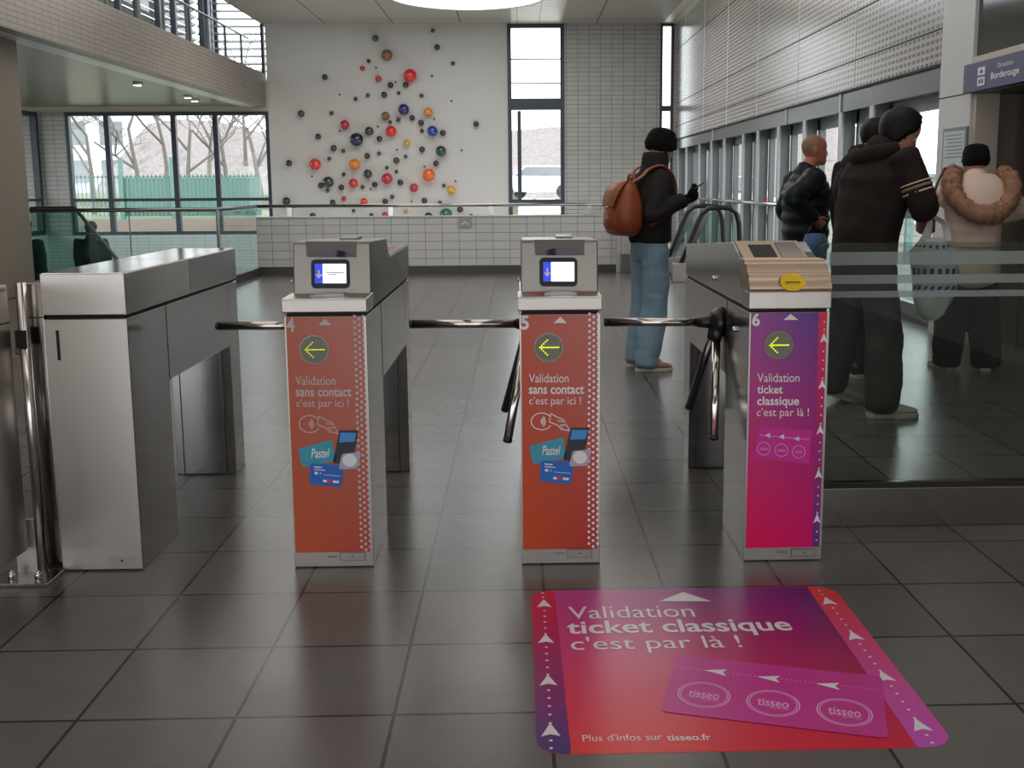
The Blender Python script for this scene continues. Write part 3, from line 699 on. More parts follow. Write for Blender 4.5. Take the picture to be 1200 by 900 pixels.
# ============================================================ GATES
GY0, GY1 = 3.475, 4.835     # front and rear of every gate
LEG_F, LEG_R, ZG = 3.858, 4.683, .607
M['disc'] = mat('arrow_disc', (120, 122, 104), .5, var=.25, bscale=60)
M['led'] = mat('led_yellow_green', (210, 225, 50), .5, emit=(205, 225, 40), estr=1.4)
M['led_dim'] = mat('led_yellow_green_dim', (205, 215, 70), .5, emit=(200, 215, 60), estr=.75)
M['scr_white'] = mat('lit_screen', (225, 232, 250), .3, emit=(228, 238, 255), estr=1.0)
M['scr_blue'] = mat('lit_screen_blue', (20, 40, 170), .3, emit=(22, 44, 190), estr=1.0)
M['lens'] = mat('scanner_lens', (34, 28, 72), .15, spec=.8, coat=.5)
M['cap'] = mat('cap_steel', (196, 188, 182), .3, 1)
M['recess'] = mat('recess_grey', (112, 106, 100), .6)
M['case'] = mat('case_steel_dim_reflection', (126, 122, 115), .36, 1)  # same steel, darkened in colour for the dimmer reflection on the leaning housing
M['rubber'] = mat('arm_rubber', (34, 32, 32), .35)
M['yellow'] = mat('yellow_sticker', (236, 190, 20), .5)
M['interior'] = mat('dark_red_tray', (120, 70, 66), .5)

def gate_body(t, x0, x1, kind):
    st = M['steel']; e = .003
    # inverted-U lower body
    MB().box(x0, x1, GY0, LEG_F, 0.0, .893).build('front_leg', st, t, bevel=.003)
    MB().box(x0, x1, LEG_R, GY1, 0.0, .893).build('rear_leg', st, t, bevel=.003)
    MB().box(x0, x1, LEG_F + .003, LEG_R - .003, ZG, .893).build('beam', st, t, bevel=.002)
    MB().box(x0 + .006, x1 - .006, GY0 + .01, GY1 - .01, .88, .905).build('shadow_gap', M['seam'], t)
    rl = MB()
    for q in (x0 + .035, x1 - .045): rl.box(q, q + .003, LEG_R - .0015, LEG_R, .0, ZG)
    rl.build('panel_seam', M['seam'], t)
    MB().box(x0 + .04, x1 - .047, LEG_R - .006, LEG_R - .0005, .004, ZG - .01).build('service_panel', M['steel'], t, bevel=.002)
    for x in (x0, x1): MB().box(x - .0008, x + .0008, LEG_F - .002, LEG_F + .004, ZG, .893).build('side_seam', M['seam'], t)

def arms(t, xs_, length=.47, drop=.05):
    """tripod turnstile on the gate's left side"""
    H = Vector((xs_ - .02 if drop > .04 else xs_ + .035, 3.95, .797))
    a = Vector((-1, 0, -1)).normalized()
    MB().loft([[H + Vector((.035, 0, 0)) * k + (Vector((0, math.cos(q), math.sin(q))) * r * .82) for q in [2 * PI * i / 20 for i in range(20)]] for k, r in ((.5, .075), (0, .07), (-.7, .045))]).build('hub', M['rubber'], t)
    ends = [Vector((xs_ - length, 3.97, .797)), Vector((xs_ - .02 - drop, 3.71, .385)), Vector((xs_ - .035 - drop, 4.19, .40))]
    for i, e in enumerate(ends):
        d = (e - H).normalized(); s = H + d * .06 if drop > .04 else H + d * .03
        A = MB().tube([s, e - d * .012], .0165, 14).build('arm', M['steel_polished'] if i != 2 else M['steel_dark'], t)
        MB().tube([e - d * .014, e - d * .003, e], [.0172, .0172, .012], 14).build('end_cap', M['rubber'], A)
        MB().tube([H, s + d * .02], [.028, .02], 12).build('arm_socket', M['rubber'], t)

def lower_plate(t, pts, fn):
    (u0, v0, u1, v1) = pts
    pl = flat('lock_plate', [rrect(u0, v0, u1, v1, (v1 - v0) * .2)], fn, M['steel_front'], t)
    return pl

# ---- pixel mappings on the front planes
PF = GY0 - .004
def mapper(dx, dep=0.0):
    def f(px, py):
        p = atY(px, py, PF); return (p.x + dx, PF - dep, p.z)
    return f
def Q5(zx, zy): return (560 + zx / 2.8125, 360 + zy / 2.8125)      # print layout of the orange posters
def Q6(zx, zy): return (800 + zx / 2.143, 260 + zy / 2.143)        # print layout of the purple poster
M['poster_orange'] = grad_mat('orange_poster_print', 0, .277, .05, .9, 'Z', (186, 70, 40), (188, 102, 92), (200, 78, 30), (176, 52, 44), .32)
M['poster_orange4'] = grad_mat('orange_poster_print_worn', 0, .277, .05, .9, 'Z', (182, 86, 66), (188, 116, 102), (196, 84, 44), (178, 72, 58), .34)
M['poster_purple'] = grad_mat('purple_poster_print', 0, .277, .05, .9, 'Z', (150, 66, 150), (66, 40, 140), (232, 0, 84), (214, 0, 104), .32)
M['strip6'] = grad_mat('red_violet_strip', 0, .277, .05, .9, 'Z', (224, 16, 76), (224, 16, 76), (92, 44, 140), (92, 44, 140), .32)
M['teal'] = mat('teal_card', (58, 158, 178), .4); M['bluecard'] = mat('blue_card', (30, 104, 196), .4)
M['greycard'] = mat('grey_card', (176, 172, 196), .4); M['phone'] = mat('printed_phone', (28, 30, 44), .4); M['phonescr'] = mat('printed_phone_screen', (70, 146, 214), .4)
M['redmark'] = mat('red_mark', (196, 60, 90), .4); M['pinkcard'] = mat('magenta_card', (206, 44, 150), .4); M['pinkcard2'] = mat('magenta_card_floor', (196, 46, 142), .35)
M['pinkline'] = mat('pink_line', (232, 170, 216), .4); M['cardshadow'] = mat('card_print_edge', (150, 30, 90), .5)

def quad(f, a): return [f(*a)]
def border(t, w):
    f = MB(); z0, z1 = .004, .893
    return f

def poster_orange(t, x0, dx, worn, number):
    f = mapper(dx); f1 = mapper(dx, .0015); f2 = mapper(dx, .0025); f3 = mapper(dx, .0035); f4 = mapper(dx, .0045)
    W = M['whitegrey'] if worn else M['white']
    z0 = atY(650, 643.5, PF).z; z1 = .9
    # steel face with rim, and the print
    MB().box(x0, x0 + .277, GY0 - .003, GY0, .004, .893).build('face_plate', M['steel_front'], t, bevel=.001)
    P = MB(); P.add([(x0 + .005, PF - .0003, z0), (x0 + .268, PF - .0003, z0), (x0 + .268, PF - .0003, .892), (x0 + .005, PF - .0003, .892)], [(0, 1, 2, 3)])
    # print in its own object space so that the ink gradient follows the gate
    off = Vector((x0, 0, 0)); P.v = [v - off for v in P.v]
    o = bpy.data.objects.new('poster', None)
    me = bpy.data.meshes.new('poster'); me.from_pydata(P.v, [], P.f); me.materials.append(M['poster_orange4'] if worn else M['poster_orange'])
    bpy.data.objects.remove(o); o = bpy.data.objects.new('poster', me); COL.objects.link(o); o.parent = t; o.location = off - t.location
    # build children through an identity: parent_world(o) is the offset
    dots = []
    y = 22; r = 0
    while y < 792:
        for c_, s in ((366, 0), (380, 9.7), (394, 0)):
            if y + s < 792: dots.append(disc(*Q5(c_ + (2 if y < 300 else 0), y + s), 1.75, 1.75, 8))
        y += 19.4
    flat('dot_pattern', dots, f1, W, o)
    flat('triangle_mark', [[Q5(250, 52), Q5(293, 52), Q5(272, 31)]], f1, W, o)
    def T(s, x0_, y0_, x1_, y1_, b=0):
        a = Q5(x0_, y1_); c = Q5(x1_, y0_); text('lettering', s, (a[0], a[1], c[0], c[1]), f1, W, o, b)
    T('Validation', 168, 219, 299, 248); T('sans contact', 168, 259, 350, 286, .018); T("c'est par ici !", 169, 294, 340, 328)
    text('gate_number', number, (*Q5(142 if not worn else 145, 74), *Q5(168 if not worn else 172, 27)), f2, W, o, .03)
    c = Q5(210, 376)
    st = ring2(c[0], c[1], 12.6, 10.4, 1.1, 40, .5, 2 * PI - .5)
    for k, rr in enumerate((2.6, 4.6, 6.8)): st += ring2(c[0] - 2, c[1], rr, rr * 1.15, 1.3, 10, -.9, .9)
    H = lambda *p: [Q5(*q) for q in p]
    st += stroke(H((240, 350), (262, 362), (285, 372), (303, 408)), 1.1) + stroke(H((240, 350), (236, 378), (262, 388), (275, 402), (290, 404), (300, 407)), 1.1)
    st += stroke(H((262, 374), (288, 378), (292, 390), (276, 386)), .9) + stroke(H((270, 386), (280, 397)), .9)
    flat('contactless_symbol', st, f1, W, o)
    flat('card_print', [H((206, 505), (196, 500), (306, 512), (312, 512), (308, 586), (300, 588), (203, 577), (202, 570))] if False else [H((174, 456), (276, 429), (282, 432), (290, 492), (286, 498), (188, 517), (181, 512), (170, 462))], f1, M['teal'], o)
    flat('phone_print', [H((306, 397), (362, 396), (368, 402), (346, 500), (338, 506), (288, 506), (282, 500))], f1, M['phone'], o)
    flat('phone_screen_print', [H((310, 404), (362, 404), (354, 434), (304, 436))], f2, M['phonescr'], o)
    flat('card_print', [H((212, 505), (312, 510), (316, 515), (308, 578), (302, 583), (208, 573), (204, 567), (207, 508))], f2, M['bluecard'], o)
    flat('card_print', [H((316, 473), (368, 467), (374, 472), (364, 516), (358, 522), (306, 524), (301, 518), (311, 478))], f3, M['greycard'], o)
    c = Q5(337, 494); flat('card_emblem', [disc(c[0], c[1], 8.2, 7.4)], f4, M['white'], o)
    text('lettering', 'Pastel', (*Q5(212, 487), *Q5(272, 456)), f2, M['white'], o, .01, .2)
    flat('card_print_line', [H((186, 500), (284, 480), (285, 484), (187, 505))], f2, M['phonescr'], o)
    flat('card_marks', [H((220, 514), (246, 516), (246, 520), (220, 518)), H((220, 523), (256, 526), (256, 529), (220, 526)), H((221, 532), (232, 533), (232, 541), (221, 540)), H((238, 535), (243, 535), (241, 541)),
                        H((248, 558), (260, 559), (260, 567), (248, 566)), H((280, 560), (300, 562), (299, 570), (280, 568)), H((250, 541), (306, 546), (306, 547.5), (250, 542.5))], f3, M['white'], o)
    c = Q5(269, 563); flat('card_marks_red', [disc(c[0], c[1], 2.6, 2.6, 12)], f3, M['redmark'], o)
    flat('lock_plate', [rrect(Q5(297, 0)[0], Q5(0, 798)[1], Q5(374, 0)[0], Q5(0, 822)[1], 1)], f2, M['cap'], o)
    flat('lock_plate_rim', stroke([Q5(295, 797), Q5(376, 797), Q5(376, 823), Q5(295, 823), Q5(295, 797)], .5), f3, M['steel_dark'], o)
    flat('keyhole', [disc(*Q5(335, 810), .9, .9, 8)], f3, M['seam'], o)
    text('lettering', 'tisseo', (*Q5(253, 814), *Q5(283, 806)), f2, M['steel_dark'], o)

def arrow_disc(t, cx_, cy_, dx, dim=False):
    c = atY(cx_, cy_, PF); r = 17 / F * PF
    d = MB().tube([(c.x + dx, PF + .002, c.z), (c.x + dx, PF - .004, c.z)], r, 28).build('arrow_disc', M['disc'], t, bevel=.001)
    pl = []
    pts = [(-.62 + .13 * k, 0) for k in range(11)] + [(-.62 + .13 * k, .13 * k) for k in range(1, 5)] + [(-.62 + .13 * k, -.13 * k) for k in range(1, 5)]
    mb = MB()
    for a, b in pts: mb.sphere((c.x + dx + a * r, PF - .0045, c.z + b * r), .0026, 8, 5)
    mb.build('led_arrow', M['led_dim'] if dim else M['led'], d)
    ri = flat('rim_ring', ring2(0, 0, r * 1.02, r * 1.02, r * .06, 28), lambda u, v: (c.x + dx + u, PF - .0043, c.z + v), M['steel_dark'], d)

def validator_head(t, x0, x1, dx, lens_blue):
    L_ = .955
    # ledge with shining front lip
    MB().prism([(GY0 - .012, .908), (GY0 - .014, .95), (GY0 - .008, L_), (3.62, L_ + .004), (3.62, .905), (GY0, .905)], 'x', x0 - .006, x1 + .006).build('front_ledge', M['cap'], t, bevel=.003)
    # housing: leaning front, flat top, sloping back that falls to the rear top
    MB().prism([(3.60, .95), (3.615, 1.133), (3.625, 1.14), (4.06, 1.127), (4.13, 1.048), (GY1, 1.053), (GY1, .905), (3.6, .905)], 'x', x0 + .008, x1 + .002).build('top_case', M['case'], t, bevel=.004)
    MB().box(x0 + .03, x1 - .02, 4.2, 4.78, 1.046, 1.0535).build('top_tray', M['interior'], t)
    rim = MB().box(x0 + .008, x0 + .03, 4.14, GY1, 1.048, 1.062).box(x1 - .02, x1 + .002, 4.14, GY1, 1.048, 1.062)
    rim.build('top_rim', M['steel_polished'], t, bevel=.002)
    MB().box(x0 + .14, x0 + .2, 3.8, 3.95, 1.13, 1.143).build('hatch', M['steel_dark'], t)
    # front details, leaning with the housing
    def hf(px, py, d=0.0):
        p = atY(px, py, 3.603); y = 3.6 + (p.z - .955) / .18 * .015 - .001 - d; return (p.x + dx, y, p.z)
    hood = flat('scanner_recess', [[(632 - 6, 281), (686 - 1, 281), (686 - 1, 298.5), (627, 298.5)]], lambda u, v: hf(u, v, .001), M['recess'], t)
    arc = [(628 + 57 * k / 16, 299 - 8.2 * math.sin(PI * k / 16) ** .8) for k in range(17)]
    mb = MB(); n = len(arc)
    a = [Vector(hf(u, v, .002)) for u, v in arc]; b = [Vector(hf(u, 299.2, .014 * math.sin(PI * k / 16) + .002)) for k, (u, v) in enumerate(arc)]
    mb.add(a + b, [(k, k + 1, n + k + 1, n + k) for k in range(n - 1)], True)
    mb.build('scanner_lens', lens_blue, t)
    bz = MB(); R1 = rrect(632.3, 302, 676.5, 335.5, 5); R0 = [Vector(hf(u, v, .0)) for u, v in R1]; R2 = [Vector(hf(u, v, .006)) for u, v in R1]
    bz.loft([R0, R2], smooth=False); B_ = bz.build('screen_bezel', M['blackglass'], t)
    flat('screen', [rrect(645.5, 307, 673, 329.5, 1)], lambda u, v: hf(u, v, .0065), M['scr_white'], B_)
    flat('screen_band', [rrect(636.5, 307, 646, 329.5, .5)], lambda u, v: hf(u, v, .0065), M['scr_blue'], B_)
    flat('screen_arrow', [[(640.2, 314), (642.4, 314), (642.4, 319.5), (646, 318.5), (641.3, 324.2), (636.9, 318.5), (640.2, 319.5)]], lambda u, v: hf(u, v, .0075), M['white'], B_)
    fl = lambda u, v: (x0 + u, GY0 + v, L_ + .006)
    RP = MB().prism([(x0 + .085, 3.50), (x0 + .20, 3.50), (x0 + .185, 3.585), (x0 + .10, 3.585)], 'z', L_ - .002, L_ + .007).build('card_reader', M['plate'], t, bevel=.002)
    return B_

def full_gate(name, label, x0, dx, number, worn):
    x1 = x0 + .277
    t = thing(name, label, 'ticket gate', (x0 + .138, 4.15, 0), 'row of stainless ticket gates')
    gate_body(t, x0, x1, number)
    poster_orange(t, x0, dx, worn, number)
    arrow_disc(t, 643, 407, dx, worn)
    B_ = validator_head(t, x0, x1, dx, M['lens'])
    if worn:
        def hf(px, py, d=0.0):
            p = atY(px, py, 3.603); y = 3.6 + (p.z - .955) / .18 * .015 - .001 - d; return (p.x + dx, y, p.z)
        flat('screen_text', [[(650 + 0, 316.5), (671, 316.5), (671, 317.5), (650, 317.5)], [(652, 319), (662, 319), (662, 320), (652, 320)]], lambda u, v: hf(u, v, .0075), M['frame_grey'], B_)
    else:
        for a in (.045, .19): MB().box(x0 + a, x0 + a + .045, 3.53, 3.59, L_T, L_T + .002).build('orange_sticker', M['poster_orange'], t)
    arms(t, x0, .43 if not worn else .38, .03 if not worn else .0)
    for q in ((3.62, 1.0), (3.9, .86)): MB().sphere((x0 - .001, q[0], q[1]), .006, 8, 6).build('screw', M['steel_polished'], t)
    return t
L_T = .957
full_gate('ticket_gate', 'steel ticket gate with orange-red poster and number 4', -.801, -.801, '4', True)
full_gate('ticket_gate', 'steel ticket gate with orange-red poster and number 5, in the centre', -.001, 0.0, '5', False)

# ---- gate 6
x0 = .79; x1 = x0 + .277
t = thing('ticket_gate', 'steel ticket gate with purple poster, number 6 and yellow oval sticker', 'ticket gate', (x0 + .138, 4.15, 0), 'row of stainless ticket gates')
gate_body(t, x0, x1, '6')
MB().box(x0, x1, GY0 - .003, GY0, .004, .893).build('face_plate', M['steel_front'], t, bevel=.001)
MB().box(x0 - .004, x1 + .003, GY0 - .012, GY0 + .1, .905, .965).build('front_cap', M['steel_front'], t, bevel=.004)
MB().prism([(3.56, .905), (3.56, 1.0), (3.62, 1.06), (3.70, 1.085), (3.79, 1.117), (GY1, 1.053), (GY1, .905)], 'x', x0 + .001, x1 - .001).build('top_case', M['steel'], t, bevel=.003)
# ribbed curved bronze hood
hp = []
for k in range(33):
    a = k / 32; y = GY0 - .008 + .15 * a ** 1.6; z = .965 + .105 * math.sin(a * PI / 2) ** .9; rb_ = .0035 * math.sin(a * PI * 8) ; hp.append((y - rb_, z + rb_))
MB().prism([(3.62, .965)] + hp[::1] + [], 'x', x0 - .003, x1 + .003).build('ribbed_hood', M['bronze'], t)
MB().prism([(3.60, 1.058), (3.79, 1.122), (3.79, 1.112), (3.60, 1.046)], 'x', x0 + .01, x1 - .035).build('slot_plate', M['bronze'], t, bevel=.002)
sl2 = lambda u, v: (x0 + u, 3.60 + v, 1.0595 + v * .3368)
flat('display_window', [[(.05, .04), (.135, .04), (.135, .15), (.05, .15)]], sl2, M['seam'], t)
MB().box(x0 + .155, x0 + .225, 3.63, 3.76, 1.075, 1.079) if False else None
flat('ticket_slot_plate', [[(.15, .03), (.235, .03), (.225, .17), (.15, .17)]], lambda u, v: (x0 + u, 3.60 + v, 1.0605 + v * .3368), M['steel_polished'], t)
c = atY(926, 329.5, 3.5); ov = disc(c.x, c.z, 15 / F * 3.5, 10 / F * 3.5, 28)
mb = MB(); n = len(ov)
def hoodpt(u, v):
    # follow the hood's profile outward
    a = min(1, max(0, (v - .965) / .105)); a = (math.asin(min(1, a ** (1 / .9)))) / (PI / 2)
    return (u, GY0 - .008 + .15 * a ** 1.6 - .007, v)
sv = [hoodpt(*q) for q in ov]; mb.add(sv + [(q[0], q[1] - .003, q[2]) for q in sv], [tuple(range(n)), tuple(range(n, 2 * n))] + [(i, (i + 1) % n, n + (i + 1) % n, n + i) for i in range(n)])
o = mb.build('oval_sticker', M['yellow'], t)
mb = MB(); a_, b_ = hoodpt(c.x - .026, c.z - .002), hoodpt(c.x + .026, c.z + .001)
mb.box(a_[0], b_[0], a_[1] - .0055, a_[1] - .003, c.z - .0015, c.z + .0015).build('printed_line', M['seam'], o)
f0 = mapper(0); f1 = mapper(0, .0015); f2 = mapper(0, .0025); f3 = mapper(0, .0035)
P = [(.005, PF - .0003, .05), (.268, PF - .0003, .05), (.268, PF - .0003, .892), (.005, PF - .0003, .892)]
me = bpy.data.meshes.new('poster'); me.from_pydata(P, [], [(0, 1, 2, 3)]); me.materials.append(M['poster_purple'])
o = bpy.data.objects.new('poster', me); COL.objects.link(o); o.parent = t; o.location = Vector((x0, 0, 0)) - t.location
sa = [atY(959.5, 364.5, PF), atY(972.5, 364.5, PF), atY(963.5, 640, PF), atY(951.7, 640, PF)]
me = bpy.data.meshes.new('colour_strip'); me.from_pydata([(min(p.x - x0, .268), PF - .0010, min(max(p.z, .05), .892)) for p in sa], [], [(0, 1, 2, 3)]); me.materials.append(M['strip6'])
o2 = bpy.data.objects.new('colour_strip', me); COL.objects.link(o2); o2.parent = o
Wm = M['white']
arr = [(965.2, 396.3), (963.3, 450.4), (961, 503.6), (959.1, 555.4), (957.3, 607.6)]
pl = [[(x, y - 6.5), (x + 4.6, y + 5.5), (x, y + 2.5), (x - 4.6, y + 5.5)] for x, y in arr]
dots = [disc(965.8 - k * .12, 377 + k * 9, 1, 1, 8) for k in range(2)]
for (xa_, ya_), (xb_, yb_) in zip(arr, arr[1:] + [(955.5, 660)]):
    for k in range(1, 5):
        y = ya_ + 3 + (yb_ - ya_) * k / 5.2
        if y < 636: dots.append(disc(xa_ + (xb_ - xa_) * k / 5, y + 2, 1, 1, 8))
flat('strip_arrows', [[q[0], q[1], q[2]] for q in pl] + [[q[0], q[2], q[3]] for q in pl], f2, Wm, o)
flat('strip_dots', dots, f2, Wm, o)
flat('triangle_mark', [[Q6(253, 246), Q6(290, 246), Q6(271, 231)]], f1, Wm, o)
def T(s, x0_, y0_, x1_, y1_, b=0):
    a = Q6(x0_, y1_); c = Q6(x1_, y0_); text('lettering', s, (a[0], a[1], c[0], c[1]), f1, Wm, o, b)
T('Validation', 187, 380, 293, 402); T('ticket', 187, 410, 251, 431, .018); T('classique', 187, 438, 292, 467, .018); T("c'est par là !", 186, 467, 317, 494)
text('gate_number', '6', (*Q6(174, 262), *Q6(194, 229)), f1, Wm, o, .03)
S6 = lambda *p: [Q6(*q) for q in p]
flat('card_print', [S6((196, 513), (320, 523), (324, 527), (318, 604), (312, 608), (182, 592), (178, 588), (192, 516))], f1, M['pinkcard'], o)
st = []
for cx_, cy_ in ((203, 569), (247, 573), (291, 577)):
    c = Q6(cx_, cy_); st += ring2(c[0], c[1], 7.8, 7.8, .7, 24)
    text('lettering', 'tisseo', (c[0] - 4.5, c[1] + 1.8, c[0] + 4.5, c[1] - 1.8), f2, M['pinkline'], o)
flat('card_circles', st, f2, M['pinkline'], o)
flat('card_arrows', [S6((205, 536), (219, 530), (219, 542)), S6((240, 539), (254, 533), (254, 545)), S6((278, 544), (292, 538), (292, 550))], f2, Wm, o)
flat('card_line', [S6((192, 534), (318, 546), (318, 547.5), (192, 535.5))], f2, M['pinkline'], o)
flat('lock_plate', [rrect(*Q6(274, 822), *Q6(329, 838), 1)], f2, M['cap'], o)
flat('lock_plate_rim', stroke([Q6(273, 821), Q6(330, 821), Q6(330, 839), Q6(273, 839), Q6(273, 821)], .5), f3, M['steel_dark'], o)
flat('keyhole', [disc(*Q6(305, 830), .9, .9, 8)], f3, M['seam'], o)
text('lettering', 'tisseo', (*Q6(236, 831), *Q6(262, 823)), f2, M['steel_dark'], o)
arrow_disc(t, 912.3, 404.3, 0)
arms(t, x0, .46, .05)
for k, (px, py) in enumerate(((838, 326), (862, 386))):
    p = atX(px, py, x0); MB().sphere((x0 - .003, p.y, p.z), .011, 10, 8).build('screw', M['steel_polished'], t)
# gates' rear frame seen under the beam
# ---- plain end cabinet on the left
x0 = -1.609; x1 = -1.332
t = thing('ticket_gate', 'plain steel end cabinet with a dark vertical slot handle, no poster', 'ticket gate', (x0 + .138, 4.15, 0), 'row of stainless ticket gates')
gate_body(t, x0, x1, '3')
MB().box(x0, x1, GY0 - .004, GY0, .006, .890).build('front_door', M['steel_front'], t, bevel=.001)
a, b = atY(66, 387, GY0), atY(72, 422, GY0)
MB().box(a.x, b.x, GY0 - .007, GY0 - .003, b.z, a.z).build('slot_handle', M['seam'], t, bevel=.001)
a, b = atY(130, 651, GY0), atY(158, 661, GY0)
MB().box(a.x, b.x, GY0 - .007, GY0 - .003, b.z, a.z).build('lock_plate', M['cap'], t, bevel=.001)
MB().sphere(((a.x + b.x) / 2, GY0 - .008, (a.z + b.z) / 2), .004, 8, 6).build('keyhole', M['seam'], t)
MB().box(x0 - .002, x1 + .002, GY0 - .008, 4.135, .905, 1.046).build('top_case', M['steel_front'], t, bevel=.003)
MB().box(x0 - .002, x1 + .002, 4.139, GY1, .905, 1.046).build('top_case_rear', M['steel'], t, bevel=.003)
M['mirror_top'] = mat('mirror_steel_top', (220, 214, 210), .12, 1)
MB().box(x0 + .003, x1 - .003, GY0 - .002, 4.13, 1.0455, 1.048).build('top_sheet', M['mirror_top'], t)
MB().box(x0 + .003, x1 - .003, 4.145, GY1 - .005, 1.0455, 1.048).build('top_sheet', M['mirror_top'], t)

# ---- steel housing and open swing gate at the far left
t = thing('gate_housing', 'narrow steel post housing standing between the swing gate and the end cabinet', 'gate post', (-1.66, 3.6, 0))
MB().box(-1.69, -1.622, 3.50, 3.95, .0, 1.012).build('housing', M['steel'], t, bevel=.003)
MB().box(-1.692, -1.62, 3.498, 3.952, .893, .897).build('seam', M['seam'], t)
MB().box(-1.80, -1.60, 3.33, 3.46, 0, .012).build('base_plate', M['steel'], t, bevel=.002)
for x in (-1.745, -1.655):
    b_ = MB().tube([(x, 3.385, .012), (x, 3.385, .03)], .011, 6).build('bolt', M['steel_polished'], t)
    MB().sphere((x, 3.385, .031), .008, 8, 6).build('dome_nut', M['steel_polished'], b_)
MB().tube([(-1.668, 3.45, .012), (-1.668, 3.45, 1.02)], .0175, 14).build('hinge_tube', M['steel_polished'], t)
MB().box(-1.69, -1.655, 3.43, 3.47, .80, .86).build('hinge_block', M['seam'], t)
MB().box(-1.75, -1.68, 3.44, 3.456, .012, .2).build('foot_bracket', M['steel_front'], t)
t = thing('swing_gate', 'wide steel swing gate panel standing open at the left edge', 'gate', (-1.71, 3.0, .1))
MB().box(-1.725, -1.70, 2.55, 3.425, .10, 1.015).build('panel', M['steel_front'], t, bevel=.004)
MB().box(-1.727, -1.698, 2.55, 3.424, .888, .892).build('seam', M['seam'], t)
MB().box(-1.7, -1.6985, 2.56, 3.41, .995, 1.005).build('top_groove', M['steel_dark'], t)
p = atX(20, 412, -1.7); MB().tube([(-1.70, p.y, p.z), (-1.692, p.y, p.z)], .012, 12).build('lock', M['steel_dark'], t)

# ---- glass barrier on the right
t = thing('glass_barrier', 'low glass barrier with three frosted bands on a steel plinth beside the purple gate', 'barrier', (2.6, 3.83, 0))
BY = 3.83
MB().box(1.10, 4.6, BY - .005, BY + .1, 0, .155).build('plinth', M['steel'], t, bevel=.003)
gp = [(1.135, .155), (4.6, .155), (4.6, 1.107), (1.165, 1.107), (1.145, 1.098), (1.137, 1.08)]
MB().prism(gp, 'y', BY + .022, BY + .034).build('glass_panel', M['glass_barrier'], t)
MB().box(1.10, 4.6, BY - .002, BY + .02, .155, .172).build('clamp_rail', M['seam'], t)
for (a, b) in ((295, 310.5), (322, 332.5), (341, 348.5)):
    z1_, z0_ = atY(1100, a, BY).z, atY(1100, b, BY).z
    MB().add([(1.175, BY + .0205, z0_), (4.6, BY + .0205, z0_), (4.6, BY + .0205, z1_), (1.175, BY + .0205, z1_)], [(0, 1, 2, 3)]).build('frosted_band', M['frost'], t)

# ============================================================ FLOOR STICKER
M['st_main'] = grad_mat('floor_sticker_print', -.44, .42, -.49, .49, 'Y', (196, 66, 150), (70, 24, 112), (226, 44, 30), (206, 8, 56), .3)
M['st_left'] = grad_mat('floor_sticker_left', -.5, -.43, -.49, .49, 'Y', (214, 24, 66), (214, 24, 66), (58, 40, 120), (58, 40, 120), .3)
M['st_right'] = grad_mat('floor_sticker_right', .37, .5, -.49, .49, 'Y', (222, 54, 22), (222, 54, 22), (190, 80, 190), (200, 80, 180), .3)
t = thing('floor_sticker', 'large pink and purple floor sticker reading Validation ticket classique', 'floor sticker', (.53, 2.74, 0))
def fl(z): return lambda u, v: (u, v, z)
sx0, sx1, sy0, sy1 = .03, 1.035, 2.247, 3.232
MB().prism(rrect(sx0, sy0, sx1, sy1, .07, 8), 'z', 0, .0008).build('sheet', M['st_main'], t)
rr_ = rrect(sx0, sy0, sx1, sy1, .07, 8)
lb, lt, rb2, rt = .112, .107, .938, .948
def clipx(poly, side):
    out = []
    def X_(y): k = (y - sy0) / (sy1 - sy0); return (lb + (lt - lb) * k) if side < 0 else (rb2 + (rt - rb2) * k)
    ins = lambda p: (p[0] <= X_(p[1])) if side < 0 else (p[0] >= X_(p[1]))
    for a, b in zip(poly, poly[1:] + poly[:1]):
        if ins(a): out.append(a)
        if ins(a) != ins(b):
            lo, hi = 0.0, 1.0
            for _ in range(30):
                m_ = (lo + hi) / 2; p = (a[0] + (b[0] - a[0]) * m_, a[1] + (b[1] - a[1]) * m_)
                if ins(p) == ins(a): lo = m_
                else: hi = m_
            out.append((a[0] + (b[0] - a[0]) * lo, a[1] + (b[1] - a[1]) * lo))
    return out
flat('left_strip', [clipx(rr_, -1)], fl(.0012), M['st_left'], t)
flat('right_strip', [clipx(rr_, 1)], fl(.0012), M['st_right'], t)
Wf = mat('sticker_white', (226, 220, 226), .35)
FA = lambda zx, zy: atZ(600 + zx / 3.913, 670 + zy / 3.913)
FB = lambda zx, zy: atZ(860 + zx / 3.913, 670 + zy / 3.913)
P2 = lambda v: (v.x, v.y)
la = [P2(FA(*p)) for p in ((147, 150), (155, 312), (166, 503), (177, 732))]
ra = [P2(FB(*p)) for p in ((432, 138), (552, 298), (692, 484), (853, 708))]
tri = []; dd = []
for L_ in (la, ra):
    for x, y in L_: tri += [[(x, y + .036), (x + .024, y - .026), (x, y - .016)], [(x, y + .036), (x, y - .016), (x - .024, y - .026)]]
    x, y = L_[0]; dd += [disc(x - .002, y + .055, .0045), disc(x - .003, y + .088, .0045)]
    for (xa_, ya_), (xb_, yb_) in zip(L_, L_[1:] + [(L_[-1][0] - .003, L_[-1][1] - .21)]):
        for k in range(1, 6):
            yy = ya_ - .01 + (yb_ - ya_) * k / 6.1
            if yy > sy0 + .015: dd.append(disc(xa_ + (xb_ - xa_) * k / 6, yy, .0045))
flat('edge_arrows', tri, fl(.0018), Wf, t); flat('edge_dots', dd, fl(.0018), Wf, t)
tp = [P2(FA(*p)) for p in ((675, 138), (785, 95), (915, 138))]; flat('big_triangle', [tp], fl(.0018), Wf, t)
